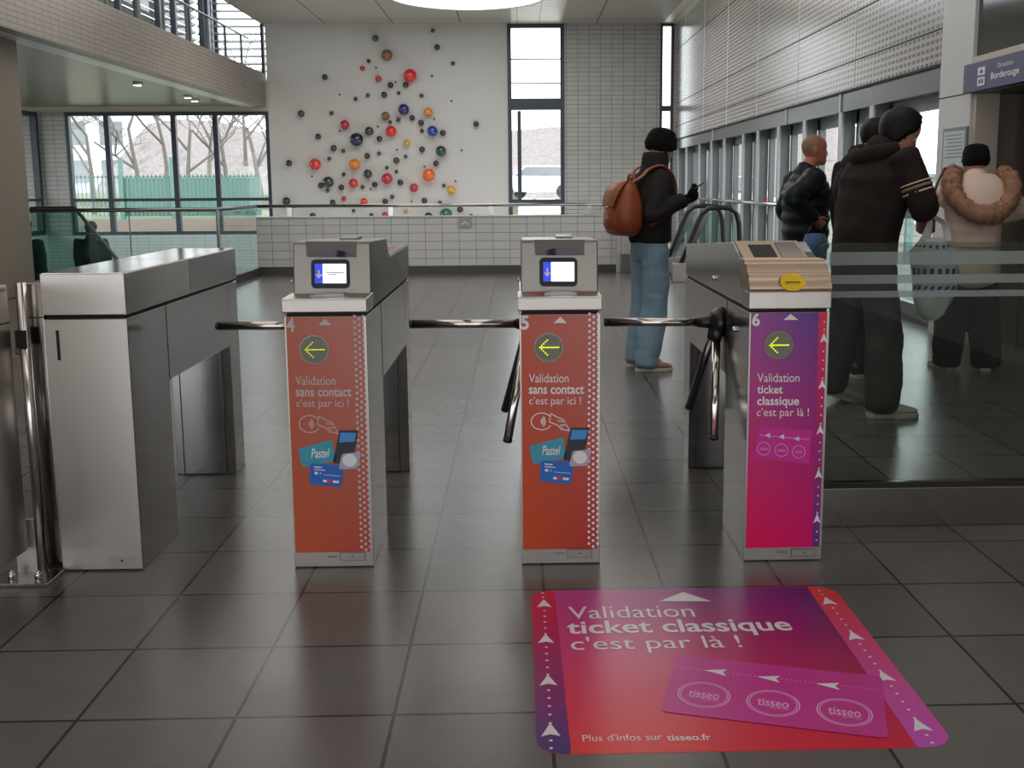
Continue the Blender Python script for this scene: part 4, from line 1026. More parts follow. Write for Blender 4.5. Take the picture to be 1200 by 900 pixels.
def FT(s, a, b, ytop, ybot, bold=0, f=FA, g=FA):
    p0 = f(a, ybot); p1 = g(b, ybot); yt = f(a, ytop).y
    text('lettering', s, (p0.x, p0.y, p1.x, yt), fl(.0018), Wf, t, bold)
FT('Validation', 262, 846, 163, 218); FT("c'est par là !", 275, 1075, 303, 380)
p0 = atZ(665.5, 748.5); p1 = atZ(933, 744); text('lettering', 'ticket classique', (p0.x, p0.y, p1.x, atZ(667, 728.5).y), fl(.0018), Wf, t, .018)
FT("Plus d'infos sur", 325, 693, 750, 781); FT('tisseo.fr', 713, 918, 750, 778, .016)
cp = [P2(atZ(*q)) for q in ((793, 768), (1033, 793.5), (1041, 866.5), (774, 834.5))]
def rp(q, r=.018):
    out = []
    for i in range(4):
        a, b, c = Vector(q[i - 1]), Vector(q[i]), Vector(q[(i + 1) % 4]); p = b + (a - b).normalized() * r; s = b + (c - b).normalized() * r
        for k in range(5): u = k / 4; out.append(tuple((1 - u) ** 2 * p + 2 * u * (1 - u) * b + u * u * s))
    return out
flat('card_print', [rp(cp)], fl(.0024), M['pinkcard2'], t)
o = t
for q, rx in (((824.9, 815.2), 30.7), ((906, 825.1), 31), ((989.5, 835.6), 32)):
    c = atZ(*q); r = (atZ(q[0] + rx, q[1]) - c).length
    flat('card_circle', ring2(c.x, c.y, r, r, .0035, 40) + ring2(c.x, c.y, r * .9, r * .9, .0025, 40), fl(.003), M['pinkline'], t)
    an = math.atan2(cp[1][1] - cp[0][1], cp[1][0] - cp[0][0]); ca, sa_ = math.cos(an), math.sin(an)
    text('lettering', 'tisseo', (-r * .58, -r * .28, r * .58, r * .3), lambda u, v: (c.x + u * ca - v * sa_, c.y + u * sa_ + v * ca, .003), M['pinkline'], t, .01)
    flat('underline', [[(-r * .1, -r * .38), (r * .6, -r * .38), (r * .6, -r * .34), (-r * .1, -r * .34)]], lambda u, v: (c.x + u * ca - v * sa_, c.y + u * sa_ + v * ca, .003), M['pinkline'], t)
tr_ = []; dl = []
A0, A1 = Vector(P2(atZ(792, 783))), Vector(P2(atZ(1031, 810)))
u_ = (A1 - A0).normalized(); n_ = Vector((-u_.y, u_.x))
for k in range(46): q = A0 + (A1 - A0) * k / 45; dl.append(disc(q.x, q.y, .0022, None, 6))
for q in ((839, 788), (901, 795.7), (970.4, 804)):
    c = Vector(P2(atZ(*q))); tip = c - u_ * .032; tr_ += [[tuple(tip), tuple(c + u_ * .03 + n_ * .02), tuple(c + u_ * .018)], [tuple(tip), tuple(c + u_ * .018), tuple(c + u_ * .03 - n_ * .02)]]
flat('card_arrows', tr_, fl(.0031), Wf, t); flat('card_dots', dl, fl(.003), M['pinkline'], t)

# ============================================================ PEOPLE
def fab(name, c, rough=.85, bump=.25, bs=60): return mat(name, c, rough, bump=bump, bscale=bs, spec=.25)
M['skin'] = mat('skin', (196, 140, 118), .5, var=.06, bscale=20); M['skin_ruddy'] = mat('ruddy_skin', (188, 116, 96), .5, var=.06, bscale=20)
M['hair_black'] = fab('black_hair', (20, 17, 16), .5, .5, 90); M['hair_grey'] = fab('short_grey_hair', (150, 118, 100), .8, .3, 120)
M['knit_black'] = fab('black_knit', (14, 14, 17), .95, .5, 120)
M['sole'] = mat('shoe_sole', (206, 196, 186), .6)
M['eye'] = mat('eye', (40, 30, 26), .3)
PERSONS = 0

class Frame:
    def __init__(s, o, phi):
        s.o = Vector(o); s.f = Vector((math.sin(phi), math.cos(phi), 0)); s.r = Vector((math.cos(phi), -math.sin(phi), 0)); s.u = Vector((0, 0, 1))
    def __call__(s, a, b, c): return s.o + s.r * a + s.f * b + s.u * c
def cr(pts, k):
    """Catmull-Rom through tuples of (Vector, r1, r2)"""
    P = [Vector((*p[0], p[1], p[2])) if False else (p[0], p[1], p[2]) for p in pts]; out = []
    for i in range(len(P) - 1):
        a, b, c, d = P[max(i - 1, 0)], P[i], P[i + 1], P[min(i + 2, len(P) - 1)]
        for j in range(k):
            t = j / k; t2, t3 = t * t, t * t * t
            w = (-.5 * t3 + t2 - .5 * t, 1.5 * t3 - 2.5 * t2 + 1, -1.5 * t3 + 2 * t2 + .5 * t, .5 * t3 - .5 * t2)
            out.append((a[0] * w[0] + b[0] * w[1] + c[0] * w[2] + d[0] * w[3], a[1] * w[0] + b[1] * w[1] + c[1] * w[2] + d[1] * w[3], a[2] * w[0] + b[2] * w[1] + c[2] * w[2] + d[2] * w[3]))
    out.append(P[-1]); return out
def limb(mb, pts, k=6, seg=16, side=None, quilt=0, qn=0):
    """pts: (centre, radius across, radius front-back); rounded ends"""
    S = cr([(Vector(p[0]), p[1], p[2] if len(p) > 2 else p[1]) for p in pts], k); rings = []; L_ = len(S)
    for i, (c, ra, rb) in enumerate(S):
        t = (S[min(i + 1, L_ - 1)][0] - S[max(i - 1, 0)][0]).normalized()
        u = (side - t * side.dot(t)).normalized() if side else (t.cross(Vector((.3, 1, .2)))).normalized()
        v = t.cross(u).normalized(); q = 1 + quilt * (abs(math.sin(PI * qn * i / (L_ - 1))) - .5) if quilt else 1
        rings.append([c + u * (ra * q * math.cos(2 * PI * j / seg)) + v * (rb * q * math.sin(2 * PI * j / seg)) for j in range(seg)])
    def cap(c, r, d, ra):
        return [[c + d * (ra * h) + (p - c) * w for p in r] for h, w in ((.35, .9), (.6, .6), (.72, .15))]
    t0 = (S[0][0] - S[1][0]).normalized(); t1 = (S[-1][0] - S[-2][0]).normalized()
    rings = cap(S[0][0], rings[0], t0, min(S[0][1:]) * .6)[::-1] + rings + cap(S[-1][0], rings[-1], t1, min(S[-1][1:]) * .6)
    mb.loft(rings); return mb
def remesh(mb, vox, smooth_it=4):
    me = bpy.data.meshes.new('r'); me.from_pydata(mb.v, [], mb.f); bm = bmesh.new(); bm.from_mesh(me); bmesh.ops.recalc_face_normals(bm, faces=bm.faces); bm.to_mesh(me); bm.free()
    o = bpy.data.objects.new('r', me); COL.objects.link(o)
    m = o.modifiers.new('r', 'REMESH'); m.mode = 'VOXEL'; m.voxel_size = vox
    if smooth_it: s_ = o.modifiers.new('s', 'SMOOTH'); s_.iterations = smooth_it; s_.factor = .5
    dg = bpy.context.evaluated_depsgraph_get(); e = o.evaluated_get(dg); ev = e.to_mesh()
    out = MB(); out.v = [v.co.copy() for v in ev.vertices]; out.f = [tuple(p.vertices) for p in ev.polygons]; out.sm = [True] * len(out.f)
    e.to_mesh_clear(); bpy.data.objects.remove(o); bpy.data.meshes.remove(me); return out
def ik(S, W, l1, l2, pole):
    d = W - S; L_ = min(d.length, (l1 + l2) * .999); n = d.normalized(); a = (l1 * l1 - l2 * l2 + L_ * L_) / (2 * L_)
    h = math.sqrt(max(l1 * l1 - a * a, 0)); p = (pole - n * pole.dot(n)).normalized(); return S + n * a + p * h, S + n * L_

HT = [0, .05, .12, .18, .23, .28, .34, .42, .5, .58, .66, .75, .84, .92, .97, 1.0]
HW = [.018, .036, .050, .056, .060, .063, .067, .071, .074, .076, .077, .075, .066, .049, .030, .004]
HF = [.074, .088, .092, .091, .091, .091, .090, .090, .087, .093, .093, .088, .074, .050, .026, .004]
HB = [.030, .010, -.020, -.044, -.058, -.070, -.080, -.090, -.097, -.101, -.102, -.098, -.084, -.058, -.032, -.004]
def head_rings(sc=1, off=lambda t, a: 0, n=36):
    out = []
    for i, t in enumerate(HT):
        c = (HF[i] + HB[i]) / 2; l = (HF[i] - HB[i]) / 2; r = []
        for k in range(n):
            a = 2 * PI * k / n     # 0 = front
            ca, sa = math.cos(a), math.sin(a); e = .9
            x = HW[i] * math.copysign(abs(sa) ** e, sa); y = c + l * math.copysign(abs(ca) ** e, ca)
            aa = (a + PI) % (2 * PI) - PI; g = lambda m, s_: math.exp(-((aa - m) / s_) ** 2)
            nose = {.34: .020, .42: .019, .5: .010, .28: .004}.get(t, 0); y += nose * g(0, .17)
            lip = {.18: .003, .23: .006, .12: .004}.get(t, 0); y += lip * g(0, .3)
            if t in (.5, .42): y -= (.010 if t == .5 else .003) * (g(.42, .2) + g(-.42, .2))
            o = off(t, abs(aa)); d = math.hypot(x, y - c) or 1
            r.append((( x + x / d * o) * sc, (y + (y - c) / d * o) * sc, (t * .235 + (o * .9 if t > .9 else 0)) * sc))
        out.append(r)
    return out
def add_head(mb, pos, right, fwd, up, sc=1, ears=True):
    T = lambda p: pos + right * p[0] + fwd * p[1] + up * p[2]
    mb.loft([[T(p) for p in r] for r in head_rings(sc)])
    if ears:
        for s_ in (-1, 1):
            rs = []
            for k in range(8):
                q = k / 7; w = math.sin(PI * (q * .9 + .05)) * .017; z = (.082 + .064 * q) * sc
                rs.append([T(((s_ * (.069 + .008 * math.cos(m) * .8 + .006)) * sc, (-.012 + w * math.sin(m) * (1.0) - .006 * q) * sc, z)) for m in [2 * PI * j / 10 for j in range(10)]])
            mb.loft(rs)
def hair_mesh(pos, right, fwd, up, sc, fn, m, name, root):
    T = lambda p: pos + right * p[0] + fwd * p[1] + up * p[2]
    return MB().loft([[T(p) for p in r] for r in head_rings(sc, fn, 48)]).build(name, m, root)
def hand(mb, w, d, n, side=1, curl=.5, sc=1.0, rad=1.0):
    """wrist w, direction d, palm normal n (towards the palm side); side=+1 thumb on d x n"""
    d = d.normalized(); n = (n - d * n.dot(d)).normalized(); x = d.cross(n) * side
    seg = 14; rings = []
    for t, a, b in ((-.02, .026, .021), (.0, .028, .020), (.03, .036, .017), (.06, .041, .0155), (.085, .041, .013), (.094, .036, .009)):
        rings.append([w + d * t * sc + x * (a * sc * math.cos(2 * PI * k / seg)) + n * (b * sc * math.sin(2 * PI * k / seg)) for k in range(seg)])
    mb.loft(rings)
    for i, (o_, L_, r) in enumerate(((.029, .070, .0085), (.010, .080, .0088), (-.010, .074, .0085), (-.028, .058, .0075))):
        p = w + d * (.080 * sc) + x * (o_ * sc); dd = d.copy(); pts = [(p - d * .01, r * rad * sc)]; a = 0
        for j, f_ in enumerate((.42, .32, .26)):
            a += curl * (1.0 + .25 * i * .3) * (.9 if j == 0 else 1.1); q = d * math.cos(a) + n * math.sin(a)
            pts.append((p, r * rad * sc)); p = p + q * (L_ * f_ * sc)
        pts.append((p, r * .85 * rad * sc)); limb(mb, [(a_, b_) for a_, b_ in pts], 3, 8)
    p = w + d * .022 * sc + x * .026 * sc; q1 = (x * .75 + d * .6 + n * .25).normalized(); q2 = (x * .25 + d * .9 + n * .45).normalized()
    limb(mb, [(p - q1 * .01, .012 * sc), (p + q1 * .028 * sc, .0115 * rad * sc), (p + q1 * .03 * sc + q2 * .028 * sc, .010 * rad * sc), (p + q1 * .03 * sc + q2 * .055 * sc, .008 * rad * sc)], 3, 8)

def make_person(label, base, phi, H=1.75, lean=0.0, girth=1.0, feet=None, rhand=None, lhand=None, rpole=None, lpole=None,
                jacket=None, hem=.88, collar=.04, quilt=0, trousers=None, flare=1.0, shoe=None, skin='skin', hair=None, head_yaw=0, head_pitch=0, head_shift=(0, 0),
                gloves=None, curl=.6, foot_dir=None, shoe_sole=True, shoulder_w=.19, zbase=0, hand_normals=None, detail=1, head_sc=1.0):
    s = H / 1.75; F_ = Frame((base[0], base[1], zbase), phi); f, r, u = F_.f, F_.r, F_.u
    t = thing('person', label, 'person', (base[0], base[1], zbase), None)
    L = lambda a, b, c: F_(a * s, b * s, c * s)
    sl = math.sin(lean); cl = math.cos(lean)
    def up(a, b, c):       # points above the hip bend forward with lean
        h = c - .92; return L(a, b * cl + h * sl, .92 + h * cl - b * sl)
    feet = feet or ((-.10, 0.02), (.10, -.02))
    fw = []
    for i, q in enumerate(feet):
        fw.append(Vector((q[0], q[1], zbase + (q[2] if len(q) > 2 else 0))) if foot_dir is not None else L(q[0], q[1], 0))
    fd = foot_dir or (f, f)
    hips = (L(-.09, 0, .90), L(.09, 0, .90)); legs = []
    for i in (0, 1):
        an = fw[i] + Vector((0, 0, .085 * s)); kn, an2 = ik(hips[i], an, (hips[i] - an).length * .507, (hips[i] - an).length * .497, f + r * (.05 if i else -.05)); legs.append((hips[i], kn, an2))
    sh = (up(-shoulder_w, -.01, 1.42), up(shoulder_w, -.01, 1.42))
    wr = [lhand or up(-.25, .05, .84), rhand or up(.25, .05, .84)]
    pol = [lpole or (-r * .6 - f * .6 - u * .5), rpole or (r * .6 - f * .6 - u * .5)]
    armj = []
    for i in (0, 1): el, w2 = ik(sh[i], wr[i], .29 * s, .26 * s, pol[i]); armj.append((sh[i], el, w2))
    hy, hpch = head_yaw, head_pitch
    hf = (f * math.cos(hy) + r * math.sin(hy)); hr = (r * math.cos(hy) - f * math.sin(hy))
    hfu = (hf * math.cos(hpch) - u * math.sin(hpch)).normalized(); hup = hr.cross(hfu).normalized()
    hp = up(head_shift[0], .03 + head_shift[1], 1.515 + (head_shift[2] if len(head_shift) > 2 else 0))
    # ---- body: one continuous surface
    core = MB(); g = girth
    limb(core, [(up(0, 0, .86), .12 * s, .09 * s), (up(0, .01, 1.0), .12 * s, .09 * s), (up(0, .01, 1.15), .13 * s, .10 * s), (up(0, .01, 1.32), .15 * s, .11 * s), (up(0, -.005, 1.42), .12 * s, .07 * s), (up(0, 0, 1.49), .062 * s, .058 * s), (hp + hup * .05 * s - hfu * .01, .056 * s, .058 * s)], 6, 20, r)
    for i in (0, 1):
        a, k, an = legs[i]; limb(core, [(a - u * .03, .06 * s), (a * .5 + k * .5, .058 * s), (k, .05 * s), (k * .6 + an * .4, .05 * s), (an, .035 * s)], 5, 14)
        S_, E_, W_ = armj[i]; limb(core, [(S_, .042 * s), (S_ * .5 + E_ * .5, .042 * s), (E_, .036 * s), (E_ * .6 + W_ * .4, .036 * s), (W_, .025 * s)], 5, 12)
        ft = fw[i] + Vector((0, 0, .045 * s)); limb(core, [(an, .036 * s), (ft - fd[i] * .02, .035 * s), (ft + fd[i] * .12 * s, .028 * s)], 4, 10)
    add_head(core, hp, hr, hfu, hup, s * head_sc)
    body = remesh(core, .0075 if detail else .012, 1)
    for i in (0, 1):
        S_, E_, W_ = armj[i]; d = (W_ - E_).normalized(); side = -1 if i == 0 else 1
        nrm = (hand_normals[i] if hand_normals and hand_normals[i] else (-r * side + f * .2))
        tgt = MB(); hand(tgt, W_, d, nrm, side, curl if not isinstance(curl, tuple) else curl[i], s, 1.15 if gloves else 1)
        if gloves: tgt.build('glove', gloves, t)
        else: body._j(tgt)
    body.build('body', M[skin], t)
    eb = MB()
    for a in (-.030, .030): eb.sphere(hp + (hr * a + hfu * .0725 + hup * .118) * s * head_sc, .0115 * s, 10, 8)
    e_ = eb.build('eyes', M['white'], t)
    # ---- trousers
    tr = MB()
    limb(tr, [(L(0, 0, .84), .15 * s * g, .115 * s * g), (L(0, 0, .92), .165 * s * g, .125 * s * g), (up(0, .005, 1.05), .15 * s * g, .12 * s * g)], 5, 22, r)
    for i in (0, 1):
        a, k, an = legs[i]; hm = an - Vector((0, 0, .03 * s))
        limb(tr, [(a + u * .0, .098 * s * g, .105 * s * g), (a * .55 + k * .45, .088 * s * (.6 + .4 * flare)), (k, .070 * s * flare), (k * .5 + an * .5, .072 * s * flare), (hm, .066 * s * flare)], 6, 16)
    tr = remesh(tr, .011, 3)
    for q in range(len(tr.v)):
        v = tr.v[q]; tr.v[q] = v + Vector((noise.noise(v * 9), noise.noise(v * 9 + Vector((5, 0, 0))), 0)) * .009 + Vector((noise.noise(Vector((v.x * 4, v.y * 4, v.z * 24))), noise.noise(Vector((v.x * 4 + 7, v.y * 4, v.z * 24))), 0)) * .005
    tr.build('trousers', trousers, t)
    # ---- jacket
    jk = MB(); G = g
    lo = hem
    limb(jk, [(L(0, 0, lo) if lo < .92 else up(0, 0, lo), .185 * s * G, .145 * s * G), (up(0, 0, max(lo + .1, 1.0)), .180 * s * G, .145 * s * G), (up(0, 0, 1.16), .185 * s * G, .15 * s * G), (up(0, 0, 1.30), .205 * s * G, .155 * s * G), (up(0, -.01, 1.40), .175 * s * G, .12 * s), (up(0, -.01, 1.46), .10 * s, .092 * s), (up(0, .01, 1.47 + collar), .078 * s, .08 * s)], 8, 26, r, quilt, 9)
    for i in (0, 1):
        S_, E_, W_ = armj[i]; d = (W_ - E_).normalized()
        limb(jk, [(S_ - (r if i else -r) * .03 * s, .082 * s * G), (S_ * .55 + E_ * .45, .072 * s * G), (E_, .064 * s * G), (E_ * .5 + W_ * .5, .058 * s * G), (W_ - d * .01, .045 * s * G)], 8, 16, None, quilt, 6)
    jk = remesh(jk, .011, 2 if quilt else 4)
    for q in range(len(jk.v)):
        v = jk.v[q]; a = .006 if quilt else .011
        jk.v[q] = v + Vector((noise.noise(v * 8), noise.noise(v * 8 + Vector((9, 0, 0))), noise.noise(v * 8 + Vector((0, 9, 0))))) * a + Vector((noise.noise(Vector((v.x * 6, v.y * 6, v.z * 18))),) * 2 + (0,)) * a * .5
    J = jk.build('jacket', jacket, t)
    # ---- shoes
    for i in (0, 1):
        p = fw[i]; d = fd[i].normalized(); sd = d.cross(Vector((0, 0, 1))).normalized() if abs(d.z) < .9 else r; nn = sd.cross(d).normalized()
        shp = []
        for q, wd, h in ((-.075, .030, .07), (-.06, .038, .085), (-.02, .040, .095), (.03, .042, .080), (.08, .046, .058), (.13, .046, .045), (.17, .038, .036), (.19, .022, .026)):
            c = p + d * q * s; shp.append([c + sd * (wd * s * math.cos(2 * PI * k / 14)) + nn * ((h / 2 + .02 + (h / 2) * math.sin(2 * PI * k / 14)) * s) for k in range(14)])
        S1 = MB().loft(shp).build('shoe', shoe, t)
        so = []
        for q, wd in ((-.082, .024), (-.06, .041), (0, .043), (.08, .050), (.13, .050), (.175, .040), (.198, .018)):
            c = p + d * q * s; so.append([c + sd * wd * s * a_ + nn * b_ * s for a_, b_ in ((-1, .0), (1, .0), (1, .026), (-1, .026))])
        MB().loft(so, False).build('sole', M['sole'], S1, bevel=.004)
    if hair: hair(hp, hr, hfu, hup, s * head_sc, t)
    return dict(t=t, sh=sh, arms=armj, up=up, L=L, f=f, r=r, u=u, hp=hp, hr=hr, hf=hfu, hup=hup, s=s, J=J, legs=legs)

def beanie(pos, r_, f_, u_, s, root, m=None, brim=.018, name='beanie'):
    fn = lambda t, a: (brim + .010 * (t > .8) + (.006 if .5 < t < .6 else 0)) if t > (.62 - .27 * min(1, a / 1.9)) else -.012
    hair_mesh(pos, r_, f_, u_, s, fn, m or M['knit_black'], name, root)
def hair_short(m, th=.012, front=.8, back=.18):
    def g(pos, r_, f_, u_, s, root):
        fn = lambda t, a: th if t > (front - (front - back) * max(0, min(1, (a - .75) / 1.2)) ** .8) else -.010
        hair_mesh(pos, r_, f_, u_, s, fn, m, 'hair', root)
    return g

# -- person in jeans with a brown backpack, looking at a phone
M['coat_dark'] = fab('dark_grey_jacket', (40, 35, 36)); M['jeans'] = fab('light_blue_denim', (140, 168, 186), .9, .3, 150)
M['pants_grey'] = fab('dark_grey_trousers', (62, 58, 58)); M['puffer'] = fab('dark_green_black_puffer', (22, 30, 34), .5, .15, 20)
M['brown_jacket'] = fab('dark_brown_jacket', (40, 30, 28)); M['black_coat'] = fab('black_coat', (16, 15, 18)); M['black_trousers'] = fab('black_trousers', (24, 26, 34))
M['beige_coat'] = fab('beige_coat', (240, 214, 198), .7, .2, 20)
M['shoe_white'] = mat('off_white_shoe', (208, 200, 188), .6); M['shoe_tan'] = mat('tan_white_shoe', (176, 130, 110), .6, var=.5, bscale=22); M['shoe_black'] = mat('black_shoe', (26, 26, 28), .5)
D = math.radians
b1 = atZ(768, 431)
ph1 = D(66); hnd = atY(803, 232, 7.16)
X1 = Vector((1, .12, 0)).normalized()
P1 = make_person('person in black beanie, dark jacket and light blue jeans holding up a phone', (b1.x - .05, b1.y + .02), ph1, 1.70, lean=.05, girth=1.02,
    feet=(( .86, 7.42), (.905, 7.22)), foot_dir=(X1, X1), rhand=hnd, lhand=hnd + Vector((.02, .12, -.03)), hem=.97, collar=.06,
    jacket=M['coat_dark'], trousers=M['jeans'], flare=1.38, shoe=M['shoe_tan'], gloves=M['knit_black'], head_pitch=.25, hair=lambda *a: beanie(*a, brim=.024),
    curl=.75, rpole=Vector((-.2, -.3, -1)), lpole=Vector((-.2, .5, -1)), hand_normals=(Vector((0, -.4, .9)), Vector((0, .4, .9))))
q = P1; up = q['up']
MB().loft([[up(.100 * math.cos(2 * PI * k / 24) * w, .098 * math.sin(2 * PI * k / 24) * w + .012, z) for k in range(24)] for z, w in ((1.43, .98), (1.455, 1.06), (1.50, 1.04), (1.555, 1.0), (1.59, .94), (1.60, .84), (1.56, .78))]).build('snood', M['coat_dark'], q['t'])
# phone
t = thing('smartphone', 'dark smartphone held up by the person in jeans', 'phone', atY(812, 222, 7.14))
pc_ = atY(814, 221, 7.16)
dv = (atY(823, 215, 7.16) - atY(807, 227, 7.16)).normalized(); sv_ = Vector((0, 1, 0)); nv = dv.cross(sv_).normalized()
def slab(c, a, b, n, ha, hb, hn):
    m_ = MB(); vs = [c + a * x * ha + b * y * hb + n * z * hn for z in (-1, 1) for y in (-1, 1) for x in (-1, 1)]
    return m_.add(vs, [(0, 2, 3, 1), (4, 5, 7, 6), (0, 1, 5, 4), (2, 6, 7, 3), (0, 4, 6, 2), (1, 3, 7, 5)])
slab(pc_, dv, sv_, nv, .072, .036, .0045).build('case', M['black'], t, bevel=.003)
slab(pc_ - nv * .0048, dv, sv_, nv, .067, .033, .0004).build('phone_screen', M['blackglass'], t)
# backpack
M['leather'] = mat('brown_leather', (142, 70, 38), .42, bump=.2, bscale=30, var=.15); M['leather_dark'] = mat('brown_leather_strap', (150, 84, 52), .5)
M['brass'] = mat('brass', (200, 170, 110), .3, 1)
bk = lambda a, b, c: up(a, -.135 - b, c)
t = thing('backpack', 'brown leather backpack worn by the person in light blue jeans', 'backpack', bk(0, .1, .98))
rg = []
for z, w_, d_ in ((.985, .10, .05), (1.0, .145, .085), (1.06, .172, .115), (1.14, .172, .12), (1.22, .155, .11), (1.30, .125, .09), (1.36, .095, .065), (1.385, .06, .035)):
    rg.append([bk(w_ * math.copysign(abs(math.cos(a)) ** .75, math.cos(a)), .10 + d_ * math.copysign(abs(math.sin(a)) ** .75, math.sin(a)), z) for a in [2 * PI * k / 28 for k in range(28)]])
MB().loft(rg).build('body', M['leather'], t)
rg = []
for z, w_, d_ in ((1.01, .075, .02), (1.03, .10, .05), (1.09, .115, .065), (1.15, .11, .06), (1.19, .09, .045), (1.205, .06, .02)):
    rg.append([bk(w_ * math.cos(a), .17 + d_ * math.sin(a), z) for a in [2 * PI * k / 22 for k in range(22)]])
pk = MB().loft(rg).build('front_pocket', M['leather'], t)
MB().sphere(bk(0, .238, 1.185), .012, 10, 8).build('buckle', M['brass'], pk)
rg = [[bk(w_ * x, .10 + .135 * math.sin(b_) , 1.15 + .27 * math.cos(b_) * .85 + e_) for x, e_ in ((-1, 0), (1, 0), (1, .006), (-1, .006))] for b_, w_ in [(k * .13 + .1, .11 - .01 * abs(k - 5) * .5) for k in range(11)]]
MB().loft(rg, True).build('flap', M['leather_dark'], t)
for s_ in (-1, 1):
    pts = [bk(s_ * .05, .07, 1.37), bk(s_ * .075, .0, 1.42), up(s_ * .10, -.09, 1.475), up(s_ * .115, .01, 1.50), up(s_ * .12, .10, 1.42), up(s_ * .13, .125, 1.30), up(s_ * .155, .09, 1.17), up(s_ * .165, -.10, 1.07)]
    rr2 = cr([(p, .024, .008) for p in pts], 5)
    limb(MB(), [(p, .022, .009) for p in pts], 5, 10, P1['r']).build('strap', M['leather_dark'], t)
MB().tube([bk(-.05, .05, 1.37), bk(-.03, .05, 1.43), bk(.03, .05, 1.43), bk(.05, .05, 1.37)], .009, 8).build('top_handle', M['leather_dark'], t)
MB().tube([bk(-.17, .12, 1.10), bk(-.185, .13, 1.04)], .006, 6).build('zip_pull', M['brass'], t)

# -- bald man in a dark puffer
pb_ = atY(944, 300, 7.75)
hw = atY(955, 257, 7.55)
P2_ = make_person('bald person in dark quilted puffer jacket facing right, nearest the escalator', (pb_.x, 7.78), D(78), 1.69, girth=1.16, feet=None, rhand=hw, lhand=hw + Vector((.1, .3, .05)), hem=.86, collar=.02,
    jacket=M['puffer'], quilt=.10, trousers=M['black_trousers'], shoe=M['shoe_black'], skin='skin_ruddy', hair=hair_short(M['hair_grey'], .0015, 1.2, .35), curl=1.0, head_shift=(0, .03), head_yaw=.15,
    rpole=Vector((-1, -.5, -.4)), hand_normals=(None, Vector((0, 1, .2))))
hb = atY(955, 283, 7.5)
t = thing('small_bag', 'small blue bag with a dark strap hanging from the bald person\'s hand', 'bag', (hb.x, 7.5, hb.z - .15))
rg = [[Vector((hb.x + w_ * math.cos(a), 7.5 + .05 * math.sin(a) * w_ / .1, z)) for a in [2 * PI * k / 16 for k in range(16)]] for z, w_ in ((hb.z - .15, .05), (hb.z - .13, .09), (hb.z - .02, .095), (hb.z + .05, .075), (hb.z + .06, .04))]
MB().loft(rg).build('body', mat('blue_bag_fabric', (84, 120, 158), .7), t)
MB().tube([(hb.x - .06, 7.5, hb.z + .04), (hb.x - .02, 7.51, hw.z - .03), (hb.x + .02, 7.51, hw.z - .04), (hb.x + .07, 7.5, hb.z + .04)], .009, 8).build('strap', M['black'], t)

# -- person in black behind the man in brown
pk_ = atY(998, 300, 7.0)
P3 = make_person('person in black coat mostly hidden behind the man in the dark brown jacket', (pk_.x + .05, 7.0), D(70), 1.76, girth=1.1, hem=.80, jacket=M['black_coat'], trousers=M['black_trousers'], shoe=M['shoe_black'],
    hair=hair_short(M['hair_black'], .014), head_pitch=.2, head_shift=(0, .05))

# -- man in a dark brown jacket holding a carrier bag
hB = atY(1080, 236, 5.95)
bb = (2.0, 5.92)
P4 = make_person('person in dark brown jacket and grey trousers bending over a white carrier bag', bb, D(68), 1.82, lean=.20, girth=1.12,
    feet=((1.90, 6.12, .04), (2.07, 5.69)), foot_dir=(Vector((.85, .1, -.28)).normalized(), Vector((1, -.02, 0))), rhand=hB, lhand=hB + Vector((.07, .22, .03)), hem=.88, collar=.03,
    jacket=M['brown_jacket'], trousers=M['pants_grey'], flare=1.4, shoe=M['shoe_white'], hair=hair_short(M['hair_black'], .018, .84, .12), head_pitch=.45, head_yaw=.45, head_shift=(0, .02, -.055), head_sc=1.08, shoulder_w=.215, curl=1.15,
    rpole=Vector((-.1, -1, -.75)), hand_normals=(Vector((0, -.3, -1)), Vector((0, .5, -.8))))
A = P4['arms'][1]; S_, E_ = A[0], A[1]
dS = (E_ - S_).normalized(); u1 = dS.cross(Vector((0, 1, 0))).normalized(); v1 = dS.cross(u1).normalized()
M['pale_stripe'] = mat('pale_stripe', (214, 200, 170), .6)
for k, tt in enumerate((.50, .58, .67)):
    c = S_ + (E_ - S_) * tt; w_ = .004 if k != 1 else .008; R0 = .088
    rg = [[c + dS * z + u1 * (R0 * math.cos(a)) + v1 * (R0 * math.sin(a)) for a in [2 * PI * j / 24 for j in range(24)]] for z in (-w_, w_)]
    MB().loft(rg).build('sleeve_stripe', M['pale_stripe'] if k != 1 else M['hair_grey'], P4['J'])
up4 = P4['up']
limb(MB(), [(up4(x, b, z), .05, .04) for x, b, z in ((-.13, -.02, 1.46), (-.10, -.10, 1.43), (0, -.14, 1.40), (.10, -.10, 1.43), (.13, -.02, 1.46))], 5, 12).build('hood', M['brown_jacket'], P4['t'])

# carrier bag
M['plastic'] = mat('white_plastic', (226, 226, 222), .35, bump=.4, bscale=14); M['plastic_blue'] = mat('blue_print', (42, 66, 158), .4)
M['yellowtag'] = mat('pale_yellow_label', (226, 230, 130), .6)
bx, by, bz = 2.50, 6.12, atY(1085, 375, 6.12).z
t = thing('carrier_bag', 'white plastic carrier bag with blue printed bands held by the person in brown', 'bag', (bx, by, bz))
def bagp(a, z, d=0):
    prof = [(0, .03), (.04, .085), (.15, .13), (.30, .145), (.42, .135), (.50, .06)]
    for (z0_, w0), (z1_, w1) in zip(prof, prof[1:]):
        if z0_ <= z <= z1_: w_ = w0 + (w1 - w0) * (z - z0_) / (z1_ - z0_)
    n_ = noise.noise(Vector((math.cos(a) * 1.6, math.sin(a) * 1.6, z * 6))) * .024
    return Vector((bx + (w_ + n_ + d) * math.cos(a) * 1.0 + .02 * math.sin(z * 8), by + (w_ * .62 + n_ + d) * math.sin(a), bz + z))
